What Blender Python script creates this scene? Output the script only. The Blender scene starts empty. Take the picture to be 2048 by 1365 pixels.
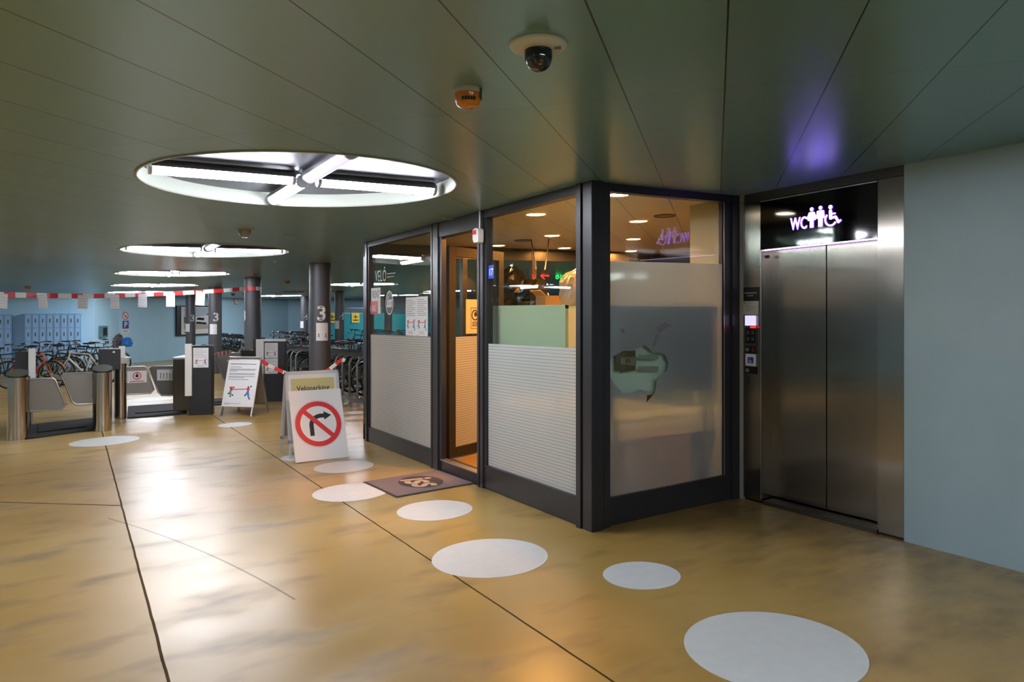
import bpy, math, random
from mathutils import Vector, Matrix
from mathutils.geometry import delaunay_2d_cdt

# ------------------------------------------------------------------ camera, world, exposure
S = bpy.context.scene
COL = S.collection
T1 = 0.56461                       # camera heading: the booth walls run along the world axes
CT, ST = math.cos(T1), math.sin(T1)
FPX, CX, Y0 = 1448.4, 1062.9, 625.7  # focal length and principal point on the 2048 x 1365 frame
EYE, CEIL = 1.6, 2.5476            # eye height and ceiling height above the floor
GRADE = 0.02105                    # the hall is a shallow ramp: floor and ceiling rise 2 % across the view

cd = bpy.data.cameras.new('camera')
cam = bpy.data.objects.new('camera', cd)
COL.objects.link(cam)
cam.location = (0, 0, EYE)
cam.rotation_euler = (math.pi / 2, 0, -T1)
cd.sensor_width = 36.0
cd.lens = FPX / 2048 * 36.0
cd.shift_x = (1024 - CX) / 2048
cd.shift_y = -(682.5 - Y0) / 2048
cd.clip_start, cd.clip_end = 0.05, 200
S.camera = cam

wd = bpy.data.worlds.new('world')
S.world = wd
wd.use_nodes = True
wd.node_tree.nodes['Background'].inputs[0].default_value = (0.55, 0.65, 0.75, 1)
wd.node_tree.nodes['Background'].inputs[1].default_value = 0.02
S.view_settings.view_transform = 'Standard'
S.view_settings.look = 'None'
S.view_settings.gamma = 1
S.view_settings.use_curve_mapping = False
S.view_settings.exposure = 1.42
S.cycles.use_denoising = True
S.cycles.max_bounces = 8
S.cycles.diffuse_bounces = 4
S.cycles.glossy_bounces = 4
S.cycles.transmission_bounces = 6
S.cycles.transparent_max_bounces = 16
S.cycles.caustics_reflective = False
S.cycles.caustics_refractive = False
S.cycles.sample_clamp_indirect = 6.0
LAMP_E = 31.0                      # strength of the fluorescent tubes
SPOT_E = 250.0                      # strength of the warm booth downlights


# ------------------------------------------------------------------ helpers
def ground(a, b):
    return GRADE * (CT * a - ST * b)


def G(v):
    return (v[0], v[1], v[2] + ground(v[0], v[1]))


def V(px, py, Y):
    X = (px - CX) / FPX * Y
    z = EYE + (Y0 - py) / FPX * Y - GRADE * X
    return (CT * X + ST * Y, -ST * X + CT * Y, z)


def F(px, py, h=0.0):
    Y = FPX * (EYE - h) / (py - Y0 + GRADE * (px - CX))
    return V(px, py, Y)


def onA(px, py, a):
    return V(px, py, a / (CT * (px - CX) / FPX + ST))


def onB(px, py, b):
    return V(px, py, b / (-ST * (px - CX) / FPX + CT))


def lin(h):
    if isinstance(h, str):
        c = [int(h[i:i + 2], 16) / 255 for i in (0, 2, 4)]
    else:
        c = [x / 255 for x in h]
    return tuple(x / 12.92 if x <= 0.04045 else ((x + 0.055) / 1.055) ** 2.4 for x in c) + (1,)


MATS = {}


def mat(name, col, rough=0.5, metal=0.0, spec=0.5, emit=0.0, ecol=None, var=0.0, vscale=6.0, bump=0.0, bscale=200.0):
    m = bpy.data.materials.new(name)
    m.use_nodes = True
    nt = m.node_tree
    p = nt.nodes['Principled BSDF']
    c = lin(col) if not (isinstance(col, tuple) and len(col) == 4) else col
    p.inputs['Base Color'].default_value = c
    p.inputs['Roughness'].default_value = rough
    p.inputs['Metallic'].default_value = metal
    p.inputs['Specular IOR Level'].default_value = spec
    if emit:
        p.inputs['Emission Color'].default_value = lin(ecol) if ecol else c
        p.inputs['Emission Strength'].default_value = emit
    if var or bump:
        g = nt.nodes.new('ShaderNodeNewGeometry')
        n = nt.nodes.new('ShaderNodeTexNoise')
        n.inputs['Scale'].default_value = vscale
        n.inputs['Detail'].default_value = 5
        nt.links.new(g.outputs['Position'], n.inputs['Vector'])
        if var:
            mx = nt.nodes.new('ShaderNodeMix')
            mx.data_type = 'RGBA'
            mx.inputs[6].default_value = tuple(x * (1 - var) for x in c[:3]) + (1,)
            mx.inputs[7].default_value = tuple(min(1, x * (1 + var)) for x in c[:3]) + (1,)
            nt.links.new(n.outputs['Fac'], mx.inputs[0])
            nt.links.new(mx.outputs[2], p.inputs['Base Color'])
        if bump:
            n2 = nt.nodes.new('ShaderNodeTexNoise')
            n2.inputs['Scale'].default_value = bscale
            nt.links.new(g.outputs['Position'], n2.inputs['Vector'])
            bm = nt.nodes.new('ShaderNodeBump')
            bm.inputs['Strength'].default_value = bump
            bm.inputs['Distance'].default_value = 0.002
            nt.links.new(n2.outputs['Fac'], bm.inputs['Height'])
            nt.links.new(bm.outputs['Normal'], p.inputs['Normal'])
    MATS[name] = m
    return m


class N:
    """Small helper for node maths."""
    def __init__(self, m):
        self.t = m.node_tree

    def new(self, kind, **kw):
        n = self.t.nodes.new(kind)
        for k, v in kw.items():
            setattr(n, k, v)
        return n

    def math(self, op, a, b=None, c=None):
        n = self.new('ShaderNodeMath', operation=op)
        for i, x in enumerate((a, b, c)):
            if x is None:
                continue
            if hasattr(x, 'links'):
                self.t.links.new(x, n.inputs[i])
            else:
                n.inputs[i].default_value = x
        return n.outputs[0]

    def dot(self, vec, d):
        n = self.new('ShaderNodeVectorMath', operation='DOT_PRODUCT')
        self.t.links.new(vec, n.inputs[0])
        n.inputs[1].default_value = d
        return n.outputs['Value']

    def noise(self, vec, scale, detail=4, rough=0.5):
        n = self.new('ShaderNodeTexNoise')
        n.inputs['Scale'].default_value = scale
        n.inputs['Detail'].default_value = detail
        n.inputs['Roughness'].default_value = rough
        self.t.links.new(vec, n.inputs['Vector'])
        return n.outputs['Fac']

    def mix(self, fac, a, b):
        n = self.new('ShaderNodeMix', data_type='RGBA')
        if hasattr(fac, 'links'):
            self.t.links.new(fac, n.inputs[0])
        else:
            n.inputs[0].default_value = fac
        for i, x in ((6, a), (7, b)):
            if hasattr(x, 'links'):
                self.t.links.new(x, n.inputs[i])
            else:
                n.inputs[i].default_value = x
        return n.outputs[2]

    def ramp(self, fac, lo, hi):
        n = self.new('ShaderNodeMapRange')
        self.t.links.new(fac, n.inputs[0])
        n.inputs[1].default_value = lo
        n.inputs[2].default_value = hi
        return n.outputs[0]

    def link(self, a, b):
        self.t.links.new(a, b)


class MB:
    """Collects shapes and links them as one mesh object."""
    def __init__(self):
        self.v, self.f, self.m, self.s = [], [], [], []

    def add(self, vs, fs, m=0, smooth=False):
        o = len(self.v)
        self.v += [tuple(x) for x in vs]
        for f in fs:
            self.f.append(tuple(o + i for i in f))
            self.m.append(m)
            self.s.append(smooth)

    def box(self, x0, y0, z0, x1, y1, z1, m=0):
        x0, x1 = min(x0, x1), max(x0, x1)
        y0, y1 = min(y0, y1), max(y0, y1)
        z0, z1 = min(z0, z1), max(z0, z1)
        vs = [(x, y, z) for z in (z0, z1) for y in (y0, y1) for x in (x0, x1)]
        self.add(vs, [(0, 2, 3, 1), (4, 5, 7, 6), (0, 1, 5, 4), (2, 6, 7, 3), (0, 4, 6, 2), (1, 3, 7, 5)], m)
        return self

    def plate(self, poly, y0, y1, m=0):
        """polygon in the local x z plane, thickness from y0 (front) to y1"""
        n = len(poly)
        area = sum(poly[i][0] * poly[(i + 1) % n][1] - poly[(i + 1) % n][0] * poly[i][1] for i in range(n))
        if area < 0:
            poly = poly[::-1]
        vs = [(p[0], y0, p[1]) for p in poly] + [(p[0], y1, p[1]) for p in poly]
        fs = [tuple(range(n)), tuple(range(2 * n - 1, n - 1, -1))]
        fs += [(i, n + i, n + (i + 1) % n, (i + 1) % n) for i in range(n)]
        self.add(vs, fs, m)
        return self

    def prism(self, poly, z0, z1, m=0):
        """polygon in the x y plane between z0 and z1"""
        n = len(poly)
        vs = [(p[0], p[1], z0) for p in poly] + [(p[0], p[1], z1) for p in poly]
        fs = [tuple(range(n - 1, -1, -1)), tuple(range(n, 2 * n))]
        fs += [(i, (i + 1) % n, n + (i + 1) % n, n + i) for i in range(n)]
        self.add(vs, fs, m)
        return self

    def cyl(self, p, q, r, n=12, r2=None, m=0, caps=True):
        p, q = Vector(p), Vector(q)
        r2 = r if r2 is None else r2
        d = (q - p).normalized()
        u = d.orthogonal().normalized()
        w = d.cross(u)
        vs = []
        for c, rr in ((p, r), (q, r2)):
            vs += [c + (u * math.cos(2 * math.pi * i / n) + w * math.sin(2 * math.pi * i / n)) * rr for i in range(n)]
        self.add(vs, [(i, (i + 1) % n, n + (i + 1) % n, n + i) for i in range(n)], m, True)
        if caps:
            self.add(vs, [tuple(range(n - 1, -1, -1)), tuple(range(n, 2 * n))], m)
        return self

    def tube(self, pts, r, n=8, m=0, closed=False):
        pts = [Vector(p) for p in pts]
        k = len(pts)
        rings = []
        u = None
        for i, p in enumerate(pts):
            if closed:
                d = pts[(i + 1) % k] - pts[i - 1]
            else:
                d = pts[min(i + 1, k - 1)] - pts[max(i - 1, 0)]
            d.normalize()
            if u is None:
                u = d.orthogonal().normalized()
            else:
                u = (u - d * u.dot(d)).normalized()
            w = d.cross(u)
            rings.append([p + (u * math.cos(2 * math.pi * j / n) + w * math.sin(2 * math.pi * j / n)) * r for j in range(n)])
        vs = [v for ring in rings for v in ring]
        fs = []
        for i in range(k if closed else k - 1):
            a, b = i * n, ((i + 1) % k) * n
            fs += [(a + j, a + (j + 1) % n, b + (j + 1) % n, b + j) for j in range(n)]
        self.add(vs, fs, m, True)
        if not closed:
            self.add(vs, [tuple(range(n - 1, -1, -1)), tuple(range((k - 1) * n, k * n))], m)
        return self

    def lathe(self, prof, n=32, m=0, c=(0, 0, 0), axis='z'):
        """profile of (radius, height) around a vertical axis through c"""
        vs, fs = [], []
        for r, z in prof:
            for j in range(n):
                t = 2 * math.pi * j / n
                x, y = r * math.cos(t), r * math.sin(t)
                if axis == 'z':
                    vs.append((c[0] + x, c[1] + y, c[2] + z))
                else:
                    vs.append((c[0] + x, c[1] + z, c[2] + y))
        for i in range(len(prof) - 1):
            fs += [(i * n + j, i * n + (j + 1) % n, (i + 1) * n + (j + 1) % n, (i + 1) * n + j) for j in range(n)]
        self.add(vs, fs, m, True)
        if prof[0][0] > 1e-6:
            self.add(vs, [tuple(range(n - 1, -1, -1))], m)
        if prof[-1][0] > 1e-6:
            k = (len(prof) - 1) * n
            self.add(vs, [tuple(range(k, k + n))], m)
        return self

    def text(self, s, size, x, z, y, thick=0.002, m=0, align='CENTER', bold=0.0, sx=1.0, shear=0.0):
        cu = bpy.data.curves.new('t', 'FONT')
        cu.body, cu.size, cu.align_x = s, size, align
        cu.extrude = thick / 2
        cu.offset = bold
        cu.shear = shear
        cu.resolution_u = 3
        o = bpy.data.objects.new('t', cu)
        COL.objects.link(o)
        bpy.context.view_layer.update()
        me = bpy.data.meshes.new_from_object(o.evaluated_get(bpy.context.evaluated_depsgraph_get()))
        vs = [(x + v.co.x * sx, y - v.co.z, z + v.co.y) for v in me.vertices]
        self.add(vs, [tuple(p.vertices) for p in me.polygons], m)
        bpy.data.objects.remove(o)
        bpy.data.curves.remove(cu)
        bpy.data.meshes.remove(me)
        return self

    def build(self, name, mats, parent=None, xf=None, mw=None, bevel=0.0):
        me = bpy.data.meshes.new(name)
        vs = self.v
        if xf:
            vs = [xf(v) for v in vs]
        if mw is not None:
            vs = [tuple(mw @ Vector(v)) for v in vs]
        if xf and parent is not None:
            l = parent.location
            vs = [(v[0] - l.x, v[1] - l.y, v[2] - l.z) for v in vs]
        me.from_pydata(vs, [], self.f)
        if not isinstance(mats, (list, tuple)):
            mats = [mats]
        for m in mats:
            me.materials.append(m)
        me.polygons.foreach_set('material_index', self.m)
        me.polygons.foreach_set('use_smooth', self.s)
        me.update()
        o = bpy.data.objects.new(name, me)
        COL.objects.link(o)
        if parent is not None:
            o.parent = parent
        if bevel:
            b = o.modifiers.new('bevel', 'BEVEL')
            b.width, b.segments, b.limit_method = bevel, 2, 'ANGLE'
        return o


def tag(o, label=None, cat=None, group=None, kind=None):
    if label:
        o['label'] = label
    if cat:
        o['category'] = cat
    if group:
        o['group'] = group
    if kind:
        o['kind'] = kind
    return o


def thing(name, label, cat, a, b, z=0.0, rotz=0.0, group=None, kind=None, tilt=0.0, roll=0.0, slope=True):
    """an Empty at the thing's base; z is measured from the sloping floor"""
    o = bpy.data.objects.new(name, None)
    o.empty_display_size = 0.1
    COL.objects.link(o)
    o.location = (a, b, z + (ground(a, b) if slope else 0))
    o.rotation_euler = (tilt, roll, rotz)
    o.rotation_mode = 'XYZ'
    return tag(o, label, cat, group, kind)


def single(mb, name, mats, label, cat, a, b, z=0.0, rotz=0.0, group=None, kind=None, tilt=0.0, roll=0.0, bevel=0.0):
    o = mb.build(name, mats, bevel=bevel)
    o.location = (a, b, z + ground(a, b))
    o.rotation_euler = (tilt, roll, rotz)
    return tag(o, label, cat, group, kind)


def circle(cx, cz, r, n=32, a0=0.0, a1=2 * math.pi):
    full = abs(a1 - a0 - 2 * math.pi) < 1e-6
    return [(cx + r * math.cos(a0 + (a1 - a0) * i / (n if full else n - 1)), cz + r * math.sin(a0 + (a1 - a0) * i / (n if full else n - 1))) for i in range(n)]


def inside(p, poly):
    r, j = False, len(poly) - 1
    for i in range(len(poly)):
        a, b = poly[i], poly[j]
        if (a[1] > p[1]) != (b[1] > p[1]) and p[0] < (b[0] - a[0]) * (p[1] - a[1]) / (b[1] - a[1]) + a[0]:
            r = not r
        j = i
    return r


def holed(outer, holes):
    """triangles of a polygon with holes"""
    vs, es = [], []
    for loop in [outer] + holes:
        k = len(vs)
        vs += [Vector(p) for p in loop]
        es += [(k + i, k + (i + 1) % len(loop)) for i in range(len(loop))]
    r = delaunay_2d_cdt(vs, es, [], 0, 1e-5)
    out = []
    for f in r[2]:
        c = sum((r[0][i] for i in f), Vector((0, 0))) / len(f)
        if inside(c, outer) and not any(inside(c, h) for h in holes):
            out.append(tuple(f))
    return [tuple(v) for v in r[0]], out


# ------------------------------------------------------------------ materials
M_frame = mat('anthracite_metal', '333337', 0.33, 0.35, bump=0.15, bscale=500)
M_steel = mat('brushed_steel', '938e86', 0.22, 1.0)
M_steel_c = mat('polished_steel', 'b5b0a8', 0.2, 1.0)
M_steel_d = mat('dark_steel', '6a655d', 0.34, 1.0)
M_black = mat('black_plastic', '101112', 0.35)
M_gloss = mat('black_glass', '050507', 0.06)
M_dark = mat('dark_cabinet', '26282d', 0.4, var=0.1)
M_rub = mat('black_rubber', '1b1c1e', 0.8, bump=0.4, bscale=300)
M_white = mat('white_plastic', 'e6e6e4', 0.4)
M_paper = mat('white_paper', 'e4e5e8', 0.7, spec=0.2)
M_ink = mat('grey_print', '8c8e92', 0.7)
M_inkd = mat('black_print', '1d1d1f', 0.6)
M_red = mat('red_print', 'd42a35', 0.45)
M_redp = mat('pale_red_print', 'cc4a55', 0.6)
M_green = mat('green_print', '3aa56a', 0.6)
M_blue = mat('blue_print', '3f7fc4', 0.6)
M_navy = mat('blue_sign', '1f3f9e', 0.45)
M_col = mat('column_paint', '55565b', 0.42, 0.2, bump=0.3, bscale=250)
M_wall = mat('blue_wall_paint', '98afb8', 0.55, var=0.08, vscale=3.0, bump=0.25, bscale=180)
M_wallf = mat('pale_blue_wall_paint', 'b4e0f8', 0.6, var=0.05, vscale=2.0)
M_wallin = mat('booth_wall_paint', 'a3a296', 0.6)
M_lock = mat('locker_blue', '9cc8f2', 0.4)
M_lockd = mat('locker_frame_blue', '82b4e2', 0.45)
M_dot = mat('white_floor_paint', 'd3d6d6', 0.42, var=0.08, vscale=14.0)
M_mat_g = mat('mat_grey', '75696a', 0.95, var=0.25, vscale=300)
M_mat_d = mat('mat_dark', '3f3b3f', 0.95, var=0.25, vscale=300)
M_mat_e = mat('mat_edge', '38353a', 0.8)
M_mat_t = mat('mat_letter', 'b9a68c', 0.95, var=0.2, vscale=300)
M_rim = mat('lamp_rim', '979d94', 0.5)
M_refl = mat('lamp_reflector', '5b5f6b', 0.5, 0.4, var=0.15, vscale=60)
M_shield = mat('lamp_trough', '8f9298', 0.3, 0.8)
M_tube = mat('tube_lit', 'ffffff', 0.3, emit=LAMP_E, ecol='f4f6ff')
M_tubeoff = mat('tube_dim', 'd6d4e2', 0.25, emit=0.35, ecol='dfdcff')
M_warm = mat('downlight_glow', 'ffd9a0', 0.4, emit=SPOT_E, ecol=(255, 168, 84))
M_dim = mat('downlight_dim_glow', 'ffe9c8', 0.4, emit=26.0, ecol=(255, 236, 214))
M_lensoff = mat('lens_off', '6a5638', 0.3)
M_cream = mat('cream_panel', 'cdd2b0', 0.6)
M_sage = mat('sage_panel', 'b9c3a4', 0.65)
M_bag = mat('black_bag', '15150f', 0.16)
M_wrap = mat('wrap_foil', '9c9a90', 0.25)
M_card = mat('brown_card', '6b5f45', 0.75, var=0.1, vscale=20)
M_cardl = mat('light_card', 'a98a5c', 0.75)
M_extr = mat('extinguisher_red', 'c8161c', 0.3)
M_orange = mat('amber_cover', 'c97a14', 0.12, var=0.3, vscale=60)
M_smoked = mat('smoked_dome', '07080a', 0.05, spec=0.8)
M_ledr = mat('led_red', 'ff2020', 0.4, emit=20, ecol=(255, 30, 25))
M_ledg = mat('led_green', '20ff70', 0.4, emit=14, ecol=(10, 255, 110))
M_wc = mat('sign_glow', 'e8e2ff', 0.4, emit=0.62, ecol=(226, 216, 250))
M_wcs = mat('sign_edge_glow', 'b9a0ff', 0.4, emit=7.0, ecol=(122, 62, 255))
M_strip = mat('strip_glow', 'e8e2ff', 0.4, emit=2.5, ecol=(225, 205, 255))
M_screen = mat('screen_glow', 'd5d0f0', 0.4, emit=0.42, ecol=(205, 198, 240))
M_seam = mat('dark_seam', '161614', 0.7)
M_teal = mat('teal_tarp', '1593a3', 0.6, var=0.1, vscale=3)
M_yel = mat('yellow_board', 'e6cf52', 0.6)
M_hoop = mat('rack_paint', '828b8b', 0.4, 0.4)
M_tyre = mat('tyre', '17181a', 0.75)
M_rimm = mat('bike_rim', '9b9da0', 0.3, 0.9)
M_chrome = mat('chrome', '75777a', 0.25, 1.0)
M_saddle = mat('saddle_black', '161618', 0.5)
M_alu = mat('aluminium', 'b6b8bb', 0.35, 0.9)
M_buff = mat('buff_poster', 'd2c489', 0.6)
M_tan = mat('board_back', '9c907c', 0.7)
BIKE = [mat('bike_' + n, c, 0.3) for n, c in (('black', '141517'), ('silver', 'a9abae'), ('blue', '1d3f9a'), ('red', 'a81c22'), ('orange', 'c45a22'), ('white', 'd6d6d2'), ('green', '24443a'))]


def glass_mat():
    m = bpy.data.materials.new('pane_glass')
    m.use_nodes = True
    n = N(m)
    nt = m.node_tree
    nt.nodes.remove(nt.nodes['Principled BSDF'])
    out = nt.nodes['Material Output']
    tr = n.new('ShaderNodeBsdfTransparent')
    tr.inputs[0].default_value = (0.90, 0.94, 0.92, 1)
    gl = n.new('ShaderNodeBsdfGlossy')
    gl.inputs['Roughness'].default_value = 0.0
    fr = n.new('ShaderNodeFresnel')
    fr.inputs[0].default_value = 1.5
    mx = n.new('ShaderNodeMixShader')
    geo = n.new('ShaderNodeNewGeometry')
    # seen from inside the pane the far face reflects like the near one
    f2 = n.math('MULTIPLY', fr.outputs[0], n.math('SUBTRACT', 1.0, geo.outputs['Backfacing']))
    n.link(f2, mx.inputs[0])
    n.link(tr.outputs[0], mx.inputs[1])
    n.link(gl.outputs[0], mx.inputs[2])
    n.link(mx.outputs[0], out.inputs[0])
    return m


def film_mat(name, stripes):
    """frosted adhesive film: scatters most light, lets some through blurred"""
    m = bpy.data.materials.new(name)
    m.use_nodes = True
    n = N(m)
    nt = m.node_tree
    nt.nodes.remove(nt.nodes['Principled BSDF'])
    out = nt.nodes['Material Output']
    df = n.new('ShaderNodeBsdfDiffuse')
    df.inputs[0].default_value = (0.66, 0.69, 0.68, 1) if stripes else (0.56, 0.59, 0.58, 1)
    tl = n.new('ShaderNodeBsdfTranslucent')
    tl.inputs[0].default_value = (0.80, 0.80, 0.76, 1) if stripes else (0.64, 0.78, 0.93, 1)
    rf = n.new('ShaderNodeBsdfRefraction')
    rf.inputs['Color'].default_value = (0.93, 0.94, 0.93, 1)
    rf.inputs['Roughness'].default_value = 0.12 if not stripes else 0.25
    rf.inputs['IOR'].default_value = 1.25
    m1 = n.new('ShaderNodeMixShader')
    m1.inputs[0].default_value = 0.55 if not stripes else 0.2
    n.link(df.outputs[0], m1.inputs[1])
    n.link(tl.outputs[0], m1.inputs[2])
    m2 = n.new('ShaderNodeMixShader')
    m2.inputs[0].default_value = 0.30 if not stripes else 0.24
    n.link(m1.outputs[0], m2.inputs[1])
    n.link(rf.outputs[0], m2.inputs[2])
    gl = n.new('ShaderNodeBsdfGlossy')
    gl.inputs['Roughness'].default_value = 0.22
    m3 = n.new('ShaderNodeMixShader')
    m3.inputs[0].default_value = 0.05
    n.link(m2.outputs[0], m3.inputs[1])
    n.link(gl.outputs[0], m3.inputs[2])
    last = m3
    if stripes:
        geo = n.new('ShaderNodeNewGeometry')
        z = n.dot(geo.outputs['Position'], (-GRADE * CT, GRADE * ST, 1.0))
        fr = n.math('FRACT', n.math('DIVIDE', z, 0.0265))
        line = n.math('LESS_THAN', fr, 0.22)
        tr = n.new('ShaderNodeBsdfTransparent')
        tr.inputs[0].default_value = (0.72, 0.75, 0.73, 1)
        m4 = n.new('ShaderNodeMixShader')
        n.link(n.math('MULTIPLY', line, 0.42), m4.inputs[0])
        n.link(m3.outputs[0], m4.inputs[1])
        n.link(tr.outputs[0], m4.inputs[2])
        last = m4
    n.link(last.outputs[0], out.inputs[0])
    return m


M_glass = glass_mat()
M_film = film_mat('frosted_film', False)
M_filmst = film_mat('striped_frosted_film', True)


def floor_mat():
    m = mat('ochre_resin_floor', 'b0843c', 0.28, spec=0.9)
    n = N(m)
    p = m.node_tree.nodes['Principled BSDF']
    p.inputs['IOR'].default_value = 1.68
    g = n.new('ShaderNodeNewGeometry').outputs['Position']
    big = n.noise(g, 0.6, 3, 0.5)
    base = n.mix(n.ramp(big, 0.35, 0.68), lin((166, 132, 60)), lin((190, 158, 92)))
    # scuffs: stretched dark smears
    mp = n.new('ShaderNodeMapping')
    mp.inputs['Rotation'].default_value = (0, 0, 0.35)
    mp.inputs['Scale'].default_value = (1.4, 2.7, 1)
    n.link(g, mp.inputs[0])
    sm = n.noise(mp.outputs[0], 1.15, 3, 0.5)
    base = n.mix(n.math('MULTIPLY', n.ramp(sm, 0.53, 0.72), 0.52), base, lin((72, 60, 38)))
    # dirt gathered along the lift wall (a wear pattern of its own)
    a = n.dot(g, (1, 0, 0))
    b = n.dot(g, (0, 1, 0))
    d1 = n.math('MULTIPLY', n.ramp(a, 2.9, 4.6), n.ramp(n.noise(mp.outputs[0], 2.2, 5, 0.65), 0.36, 0.66))
    base = n.mix(n.math('MULTIPLY', d1, 0.7), base, lin((70, 58, 34)))
    # joints between the resin fields
    def joint(v, c, w):
        return n.math('LESS_THAN', n.math('ABSOLUTE', n.math('SUBTRACT', v, c)), w)
    wob = n.math('MULTIPLY', n.math('SUBTRACT', n.noise(g, 3.0, 2), 0.5), 0.012)
    aw = n.math('ADD', a, wob)
    j = n.math('MAXIMUM', joint(aw, 0.359, 0.007), joint(aw, 1.969, 0.006))
    # cross joint left of the first one
    cj = n.math('SUBTRACT', n.dot(g, (0.84, 0.54, 0)), n.math('MULTIPLY', wob, 0.5))
    j3 = n.math('MULTIPLY', joint(n.dot(g, (CJN[0], CJN[1], 0)), CJC, 0.011), n.math('LESS_THAN', a, 0.359))
    j = n.math('MAXIMUM', j, j3)
    # a long curved scratch crossing the first joint
    sub = n.new('ShaderNodeVectorMath', operation='DISTANCE')
    flat = n.new('ShaderNodeVectorMath', operation='MULTIPLY')
    flat.inputs[1].default_value = (1, 1, 0)
    n.link(g, flat.inputs[0])
    n.link(flat.outputs[0], sub.inputs[0])
    sub.inputs[1].default_value = (ARC[0], ARC[1], 0)
    arc = n.math('LESS_THAN', n.math('ABSOLUTE', n.math('SUBTRACT', sub.outputs['Value'], ARC[2])), 0.007)
    arc = n.math('MULTIPLY', arc, n.math('MULTIPLY', n.math('LESS_THAN', n.dot(g, (0, 1, 0)), ARC[3]), n.math('GREATER_THAN', n.dot(g, (0, 1, 0)), ARC[4])))
    base = n.mix(n.math('MULTIPLY', arc, 0.6), base, lin((70, 54, 40)))
    base = n.mix(n.math('MULTIPLY', j, 0.85), base, lin((38, 34, 28)))
    n.link(base, p.inputs['Base Color'])
    r = n.math('ADD', n.math('MULTIPLY', n.ramp(sm, 0.46, 0.74), 0.12), 0.282)
    # the field left of the first joint is more worn
    r = n.math('ADD', r, n.math('MULTIPLY', n.math('LESS_THAN', aw, 0.359), 0.12))
    n.link(n.math('ADD', r, n.math('MULTIPLY', j, 0.5)), p.inputs['Roughness'])
    n.link(n.math('SUBTRACT', 0.9, n.math('MAXIMUM', n.math('MULTIPLY', j, 0.85), n.math('MULTIPLY', arc, 0.6))), p.inputs['Specular IOR Level'])
    bm = n.new('ShaderNodeBump')
    bm.inputs['Strength'].default_value = 0.04
    bm.inputs['Distance'].default_value = 0.02
    hh = n.noise(mp.outputs[0], 2.0, 2, 0.4)
    n.link(hh, bm.inputs['Height'])
    n.link(bm.outputs[0], p.inputs['Normal'])
    return m


_c1, _c2 = F(0, 1005), F(246, 1012)
_d = Vector((_c2[0] - _c1[0], _c2[1] - _c1[1])).normalized()
CJN = (-_d.y, _d.x)
CJC = CJN[0] * _c1[0] + CJN[1] * _c1[1]
_p = [F(215, 1037), F(430, 1115), F(590, 1200)]
_ax, _ay, _bx, _by, _cx, _cy = _p[0][0], _p[0][1], _p[1][0], _p[1][1], _p[2][0], _p[2][1]
_D = 2 * (_ax * (_by - _cy) + _bx * (_cy - _ay) + _cx * (_ay - _by))
_ux = ((_ax ** 2 + _ay ** 2) * (_by - _cy) + (_bx ** 2 + _by ** 2) * (_cy - _ay) + (_cx ** 2 + _cy ** 2) * (_ay - _by)) / _D
_uy = ((_ax ** 2 + _ay ** 2) * (_cx - _bx) + (_bx ** 2 + _by ** 2) * (_ax - _cx) + (_cx ** 2 + _cy ** 2) * (_bx - _ax)) / _D
ARC = (_ux, _uy, math.hypot(_ax - _ux, _ay - _uy), _ay, _cy)
M_floor = floor_mat()


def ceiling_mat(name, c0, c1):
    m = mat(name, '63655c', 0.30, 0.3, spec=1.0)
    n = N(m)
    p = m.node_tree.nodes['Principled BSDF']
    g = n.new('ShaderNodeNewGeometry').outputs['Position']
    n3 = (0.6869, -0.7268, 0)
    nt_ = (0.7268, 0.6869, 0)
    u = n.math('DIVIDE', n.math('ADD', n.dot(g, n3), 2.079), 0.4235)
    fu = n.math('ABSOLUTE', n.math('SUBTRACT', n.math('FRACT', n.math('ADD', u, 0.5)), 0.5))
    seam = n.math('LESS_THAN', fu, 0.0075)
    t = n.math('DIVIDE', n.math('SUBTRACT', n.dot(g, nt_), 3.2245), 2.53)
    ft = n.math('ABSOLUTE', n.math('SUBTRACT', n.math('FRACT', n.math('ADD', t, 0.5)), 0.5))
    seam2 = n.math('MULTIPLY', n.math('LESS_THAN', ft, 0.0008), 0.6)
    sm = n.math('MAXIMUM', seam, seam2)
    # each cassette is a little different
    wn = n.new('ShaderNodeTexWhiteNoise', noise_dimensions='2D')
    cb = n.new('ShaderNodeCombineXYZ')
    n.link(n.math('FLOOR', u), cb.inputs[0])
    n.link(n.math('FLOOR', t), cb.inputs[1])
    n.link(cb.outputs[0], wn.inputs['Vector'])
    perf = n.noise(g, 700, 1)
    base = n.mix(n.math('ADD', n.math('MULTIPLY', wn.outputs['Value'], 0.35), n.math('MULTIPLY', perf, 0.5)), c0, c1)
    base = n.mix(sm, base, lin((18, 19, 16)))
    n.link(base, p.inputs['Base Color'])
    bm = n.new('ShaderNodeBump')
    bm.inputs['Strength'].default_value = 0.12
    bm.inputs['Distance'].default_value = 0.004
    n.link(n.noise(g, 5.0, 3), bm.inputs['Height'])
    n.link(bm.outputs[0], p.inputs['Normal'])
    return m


M_ceil = ceiling_mat('grey_ceiling_panels', lin((108, 150, 157)), lin((124, 167, 174)))
M_ceil_bright = ceiling_mat('brightened_ceiling_panels', lin((196, 190, 172)), lin((206, 200, 182)))  # hall ceiling panels made lighter and warmer: downlight glow put into the colour


ANI = 0.0


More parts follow.
